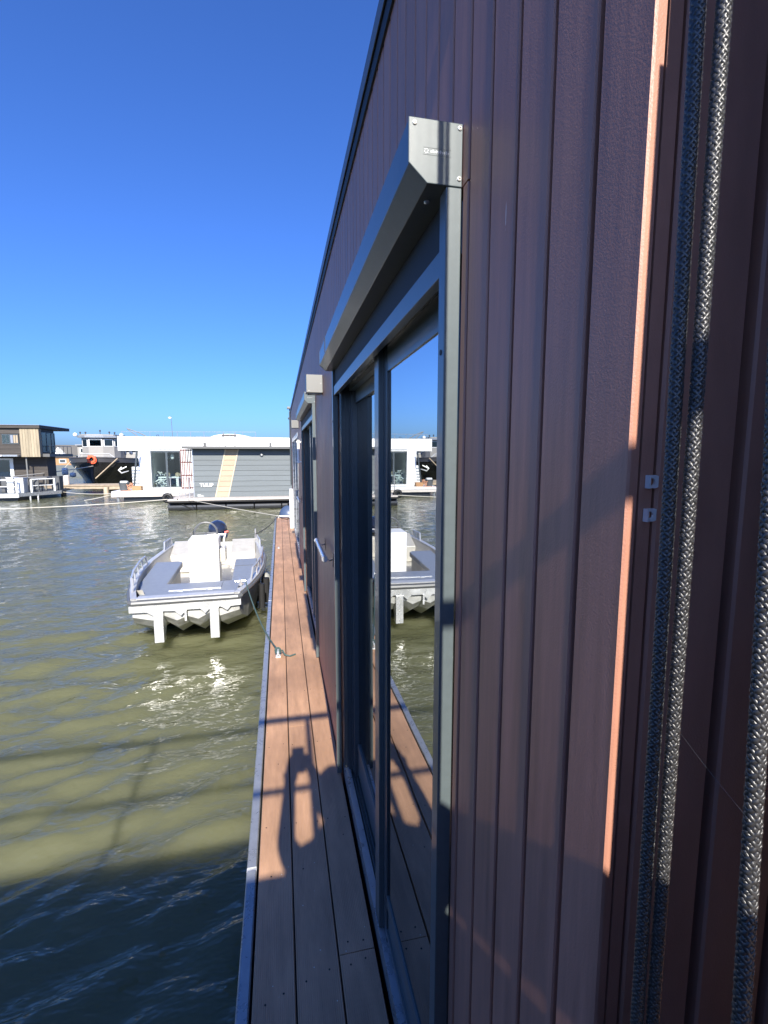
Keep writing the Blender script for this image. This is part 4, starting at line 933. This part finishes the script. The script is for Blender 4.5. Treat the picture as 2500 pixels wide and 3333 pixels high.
MB().box(-21, -14.42, 30.7, 31.059, 2.10, 2.20).build('gutter_board', M_alud, lh)
MB().ell((-15.2, 30.66, 2.14), (0.05, 0.04, 0.05), 10, 6).build('wall_light', M_whitep, lh, smooth=True)
for i in range(11): MB().box(-21, -13.46, 31.9, 31.96, 0.46 + i * 0.145, 0.60 + i * 0.145).build('cladding_board', M_wooddk, lh)
MB().box(-21, -13.46, 31.961, 33.0, 0.3, 2.079).build('lower_storey', M_wooddk, lh)
MB().box(-21, -13.45, 31.06, 31.9, 2.085, 2.199).build('floor_slab', M_wooddk, lh)
MB().box(-14.26, -14.19, 31.2, 31.27, 0.45, 2.08).build('downpipe', M_bark, lh)
dr = MB().box(-16.2, -16.0, 31.84, 31.899, 0.5, 2.0).box(-15.38, -15.2, 31.84, 31.899, 0.5, 2.0).box(-16.0, -15.38, 31.84, 31.899, 1.9, 2.0).build('door_frame', M_whitep, lh)
MB().box(-16.0, -15.38, 31.86, 31.89, 0.5, 1.899).build('door_glass', M_glassb, dr)
sw = MB()
for yy in (31.36, 31.95, 32.55, 32.95): sw.box(-13.45, -13.41, yy, yy + 0.07, 2.34, 3.50)
sw.box(-13.45, -13.41, 31.43, 32.95, 3.44, 3.50).box(-13.45, -13.41, 31.43, 32.95, 2.34, 2.40)
swo = sw.build('glazing_frame', M_anthd, lh)
for a, b in ((31.43, 31.95), (32.02, 32.55), (32.62, 32.95)): MB().box(-13.44, -13.43, a, b, 2.40, 3.44).build('pane', M_glassb, swo)
MB().box(-13.45, -13.05, 31.3, 34.5, 2.20, 2.26).box(-13.45, -13.05, 31.3, 34.5, 2.08, 2.199).build('balcony', M_roofd, lh)
bl = MB().tube([(-13.08, 31.5, 2.72), (-13.08, 34.4, 2.72)], 0.02, 6)
for yy in np.linspace(31.5, 34.4, 6): bl.tube([(-13.08, yy, 2.26), (-13.08, yy, 2.72)], 0.015, 6)
bl.build('balcony_rail', M_anthd, lh)
MB().box(-21, -13.4, 30.4, 33.4, -0.5, 0.28).build('float', M_plast, lh)
# terrace in front of it
tr = thing('floating_terrace', (-13, 27, 0.0), 'floating terrace with white tube railing at the left edge', 'terrace')
MB().prism([(-19, 25.8), (-12.25, 25.9), (-11.15, 27.6), (-11.6, 30.3), (-19, 30.3)], 'z', 0.26, 0.36).build('deck', M_greyl, tr)
MB().prism([(-19, 25.75), (-12.22, 25.84), (-12.22, 25.898), (-19, 25.798)], 'z', 0.16, 0.35).build('edge_beam', M_galv, tr)
MB().prism([(-12.22, 25.82), (-11.08, 27.58), (-11.13, 27.62), (-12.26, 25.88)], 'z', 0.20, 0.37).build('side_beam', M_alud, tr)
MB().box(-19, -12.4, 26.1, 30, -0.5, 0.159).build('float', M_plast, tr)
for (xx, yy) in ((-11.95, 26.3), (-11.75, 26.6)): MB().tube([(xx, yy, 0.25), (xx, yy, -0.4)], 0.035, 8).build('pile', M_galv, tr)
def wrail(p, q, n):
    m_ = MB().tube([(*p, 0.99), (*q, 0.99)], 0.03, 8).tube([(*p, 0.68), (*q, 0.68)], 0.02, 8)
    w_ = m_.build('railing', M_whitep, tr)
    for i in range(n):
        s_ = i / (n - 1); xx, yy = p[0] + (q[0] - p[0]) * s_, p[1] + (q[1] - p[1]) * s_
        MB().box(xx - 0.035, xx + 0.035, yy - 0.035, yy + 0.035, 0.361, 0.989).build('railing_post', M_whitep, w_)
wrail((-15.4, 25.95), (-12.35, 25.98), 5); wrail((-11.95, 26.5), (-11.35, 27.5), 2)
def cabinet(x0, x1, y0, h, m_, label):
    t = thing('terrace_cabinet', ((x0 + x1) / 2, y0, 0.361), label, 'cabinet', 'boxes on the left terrace')
    MB().box(x0, x1, y0, y0 + 0.45, 0.361, 0.361 + h).build('body', m_, t, bevel=0.02)
    MB().box(x0 + 0.03, x1 - 0.03, y0 - 0.012, y0 - 0.0005, 0.42, 0.361 + h - 0.06).build('door', m_, t)
    MB().box(x0 - 0.02, x1 + 0.02, y0 - 0.03, y0 + 0.47, 0.3615 + h, 0.39 + h).build('lid', m_, t)
cabinet(-12.86, -12.58, 26.2, 0.72, M_whitep, 'bright white cabinet on the left terrace')
cabinet(-12.53, -12.18, 26.25, 0.70, M_galv, 'metallic grey cabinet next to the white one on the terrace')
cabinet(-13.3, -12.95, 26.6, 0.74, M_wicker, 'dark grey box left of the white terrace cabinet')
cabinet(-11.62, -11.28, 27.9, 0.70, M_wicker, 'dark grey box at the right end of the left terrace')
t = thing('wicker_chair', (-12.0, 26.9, 0.361), 'dark wicker chair under the terrace table', 'chair')
MB().box(-12.15, -11.75, 26.8, 27.2, 0.72, 0.80).build('seat', M_wicker, t); MB().box(-12.15, -11.75, 26.76, 26.80, 0.5, 1.0).build('backrest', M_wicker, t)
for (a, b) in ((-12.12, 26.84), (-11.78, 26.84), (-12.12, 27.16), (-11.78, 27.16)): MB().box(a - 0.02, a + 0.02, b - 0.02, b + 0.02, 0.361, 0.719).build('leg', M_wicker, t)
t = thing('terrace_table', (-12.0, 27.6, 0.361), 'grey table on the left terrace', 'table')
MB().box(-12.6, -11.6, 27.3, 28.2, 1.02, 1.08).build('tabletop', M_bark, t)
for (a, b) in ((-12.5, 27.4), (-11.7, 27.4), (-12.5, 28.1), (-11.7, 28.1)): MB().box(a - 0.03, a + 0.03, b - 0.03, b + 0.03, 0.361, 1.019).build('leg', M_bark, t)

# ------------------------------------------------------------------ slack mooring lines over the water
MB().tube(sag((-13.5, 20.6, 0.16), (-4.33, 19.9, 0.46), 0.10, 30), 0.014, 6).build('mooring_line', M_ropew, origin=(-4.33, 19.9, 0.46), label='long pale mooring line crossing the water to the grey houseboat', cat='rope')
MB().tube(sag((-3.55, 19.74, 0.46), (-0.09, 12.82, 0.575), 0.02, 24), 0.011, 6).build('mooring_line', M_ropew, origin=(-0.09, 12.82, 0.575), label='pale mooring line from the grey houseboat to the walkway end', cat='rope')
MB().tube(sag((-13.9, 29, 1.05), (-13.2, 38.2, 1.4), 0.05, 12), 0.03, 6).build('mooring_line', M_ropew, origin=(-13.9, 29, 1.0), label='thick pale line rising past the wooden houseboat towards the barge', cat='rope')
MB().tube(sag((-12.3, 29.2, 0.30), (-7.65, 24.3, 0.40), 0.10, 16), 0.016, 6).build('mooring_line', M_ropew, origin=(-7.65, 24.3, 0.40), label='low pale line from the jetty to the white deck', cat='rope')
MB().tube(sag((-9.3, 25.5, 0.0), (-7.66, 24.28, 0.36), 0.02, 10), 0.016, 6).build('mooring_line', M_ropew, origin=(-7.66, 24.28, 0.36), label='short pale line slanting from the white deck into the water', cat='rope')

# ------------------------------------------------------------------ far shore
g = thing('gabled_house', (-27, 70, 0), 'distant white gabled house with slate roof left of the barge', 'house')
MB().box(-29.5, -25.0, 70, 76, 0, 2.3).build('wall', M_whitep, g)
MB().prism([(-29.7, 2.2), (-24.8, 2.2), (-25.8, 3.5), (-28.7, 3.5)], 'y', 69.8, 76.2).build('roof', M_slate, g)
MB().prism([(-28.6, 2.3), (-27.2, 2.3), (-27.9, 3.2)], 'y', 69.3, 69.79).build('dormer', M_whitep, g)
for xx in (-28.2, -26.6, -25.8): MB().box(xx, xx + 0.5, 69.93, 69.99, 1.2, 2.0).build('window', M_anthd, g)
g = thing('orange_boathouse', (-24, 60, 0), 'small orange boathouse in the gap left of the barge', 'building')
MB().box(-25.0, -22.5, 60, 63, 0.0, 1.95).build('wall', M_orangew, g)
MB().box(-25.2, -22.3, 59.8, 63.2, 1.951, 2.10).build('roof', M_slate, g)
w_ = MB().box(-24.1, -23.4, 59.93, 59.999, 1.3, 1.75).build('window', M_whitep, g); MB().box(-24.03, -23.47, 59.92, 59.9295, 1.36, 1.69).build('pane', M_anthd, w_)
MB().prism([(-23.4, 0), (-20.0, 0), (-20.2, 1.15), (-23.2, 1.15)], 'y', 55.0, 56.0).build('grey_barge', M_greyl, origin=(-22, 55, 0), label='flat grey hull in the gap left of the black barge', cat='barge')
MB().add([(-400, 160, -0.2), (400, 160, -0.2), (400, 230, -0.2), (-400, 230, -0.2), (-400, 165, 0.5), (400, 165, 0.5), (400, 225, 0.5), (-400, 225, 0.5)], [(0, 1, 5, 4), (4, 5, 6, 7), (1, 2, 6, 5), (2, 3, 7, 6), (3, 0, 4, 7)]).build('far_bank', mat('grass_bank', (0.07, 0.09, 0.035), 0.9, noise=0.3, nscale=0.2), kind='structure')

# ------------------------------------------------------------------ behind the lens: terrace, boarded screen with rails, added shade partition, photographer
ter = MB().box(0.272, 5.2, -4.0, 0.330, 0.405, 0.515).box(-0.123, 0.2719, -4.0, -2.003, 0.405, 0.515).build('terrace', M_deck, origin=(2, -2, 0.4)); tag(ter, kind='structure')
scr = thing('terrace_screen', (-1.5, -0.78, DZ), 'boarded screen with two rails behind the photographer', 'screen')
YS = -0.75
nb_ = 0
xx = -6.0
while xx < 0.30:
    MB().box(xx, min(xx + 0.247, 0.36), YS - 0.02, YS, 0.05, DZ + (1.755 - YS) * 0.642).build('screen_board', M_wooddk, scr); xx += 0.247
MB().tube([(-6.0, YS - 0.01, DZ + (2.245 - YS) * 0.642), (0.6, YS - 0.01, DZ + (2.245 - YS) * 0.642)], 0.014, 8).build('mid_rail', M_steel, scr)
MB().tube([(-6.0, YS - 0.01, DZ + (2.895 - YS) * 0.642), (0.6, YS - 0.01, DZ + (2.895 - YS) * 0.642)], 0.021, 8).build('top_rail', M_steel, scr)
for k in range(6):
    px_ = 0.080 - 1.11 * k
    MB().tube([(px_, YS - 0.035, 0.2), (px_, YS - 0.035, DZ + (2.895 - YS) * 0.642)], 0.017, 8).build('post', M_steel, scr)
prt = thing('shade_partition', (0.7, 0.10, DZ), 'unseen tall panel added to shade the end wall at the house corner', 'partition')  # out-of-view panel, added only to keep sun off the end wall
MB().box(0.2790, 1.3, 0.095, 0.115, DZ, 2.60).build('panel', M_wooddk, prt); MB().box(0.2850, 1.3, 0.095, 0.115, 2.6005, ROOF).build('upper_panel', M_wooddk, prt)

ph_t = thing('phone', (0.022, -0.02, CAMZ - 0.13), 'phone held up in both hands', 'phone')
MB().box(-0.012, 0.060, -0.022, -0.014, CAMZ - 0.128, CAMZ + 0.018).build('phone_body', M_black, ph_t, bevel=0.003)
def person():
    bm = bmesh.new(); sk = []
    def V(p, r): v = bm.verts.new(p); sk.append(r); return v
    c = CAMZ; Z = lambda z: c + z
    pel = V((0.17, -0.43, Z(-0.72)), (0.15, 0.11))
    ch = V((0.16, -0.42, Z(-0.42)), (0.145, 0.11)); nk = V((0.16, -0.42, Z(-0.20)), (0.075, 0.065)); nk2 = V((0.185, -0.41, Z(-0.115)), (0.052, 0.052))
    hd = V((0.20, -0.40, Z(-0.03)), (0.078, 0.092)); ht = V((0.20, -0.40, Z(0.075)), (0.06, 0.07))
    ls = V((0.0, -0.42, Z(-0.245)), (0.058, 0.06)); le = V((-0.045, -0.22, Z(-0.29)), (0.043, 0.043)); lw = V((-0.022, -0.065, Z(-0.125)), (0.030, 0.027)); lh_ = V((-0.012, -0.035, Z(-0.075)), (0.030, 0.024))
    rs_ = V((0.33, -0.42, Z(-0.245)), (0.058, 0.06)); re = V((0.152, -0.225, Z(-0.180)), (0.060, 0.058)); rw = V((0.095, -0.07, Z(-0.095)), (0.028, 0.026)); rh = V((0.070, -0.036, Z(-0.075)), (0.028, 0.022))
    es = []
    for a, b in ((pel, ch), (ch, nk), (nk, nk2), (nk2, hd), (hd, ht), (nk, ls), (ls, le), (le, lw), (lw, lh_), (nk, rs_), (rs_, re), (re, rw), (rw, rh)): bm.edges.new((a, b))
    for sx in (0.07, 0.27):
        h = V((sx, -0.43, Z(-0.82)), (0.085, 0.085)); k = V((sx, -0.41, Z(-1.2)), (0.058, 0.058)); an_ = V((sx, -0.45, Z(-1.56)), (0.042, 0.042)); to = V((sx, -0.33, Z(-1.612)), (0.04, 0.034))
        for a, b in ((pel, h), (h, k), (k, an_), (an_, to)): bm.edges.new((a, b))
    # fingers closing round the phone edges
    for (root, sx, ex) in ((lh_, -1, -0.013), (rh, 1, 0.061)):
        for q in range(4):
            zf = -0.045 - 0.019 * q
            a = V((ex + sx * 0.010, -0.030, Z(zf)), (0.009, 0.009)); b = V((ex + sx * 0.008, -0.012, Z(zf + 0.004)), (0.0085, 0.0085)); d = V((ex - sx * 0.012, -0.008, Z(zf + 0.006)), (0.0075, 0.0075))
            bm.edges.new((root, a)); bm.edges.new((a, b)); bm.edges.new((b, d))
        a = V((ex - sx * 0.006, -0.034, Z(-0.055)), (0.010, 0.010)); b = V((ex - sx * 0.020, -0.030, Z(-0.035)), (0.009, 0.009)); bm.edges.new((root, a)); bm.edges.new((a, b))
    me = bpy.data.meshes.new('person'); bm.to_mesh(me); bm.free()
    o = bpy.data.objects.new('person', me); COL.objects.link(o)
    md = o.modifiers.new('skin', 'SKIN'); md.use_smooth_shade = True
    if not me.skin_vertices: 
        bm = bmesh.new(); bm.from_mesh(me); bm.verts.layers.skin.verify(); bm.to_mesh(me); bm.free()
    for sv, r in zip(me.skin_vertices[0].data, sk): sv.radius = r
    me.skin_vertices[0].data[0].use_root = True
    sub = o.modifiers.new('sub', 'SUBSURF'); sub.levels = 2; sub.render_levels = 2
    me.materials.append(M_cloth)
    tag(o, 'person in dark jacket holding up a phone, known only by the shadow on the planks', 'person')
    ORG[o.name] = (0, 0, 0)
    MB().ell((0.20, -0.425, c + 0.03), (0.098, 0.105, 0.105), 16, 10).build('hair', M_hair, o, smooth=True)
    fc_ = MB().ell((0.20, -0.375, c - 0.02), (0.075, 0.062, 0.105), 16, 10).ell((0.20, -0.31, c - 0.03), (0.014, 0.02, 0.022), 10, 6)
    for sx in (-1, 1): fc_.ell((0.20 + sx * 0.085, -0.40, c - 0.02), (0.012, 0.022, 0.032), 8, 6)
    f_ = fc_.build('face', M_skin, o, smooth=True)
    for sx in (-1, 1): MB().ell((0.20 + sx * 0.03, -0.319, c + 0.0), (0.012, 0.006, 0.007), 8, 6).build('eye', M_whitep, f_)
    MB().ell((0.20, -0.322, c - 0.068), (0.024, 0.006, 0.007), 10, 6).build('mouth', M_red, f_)
person()
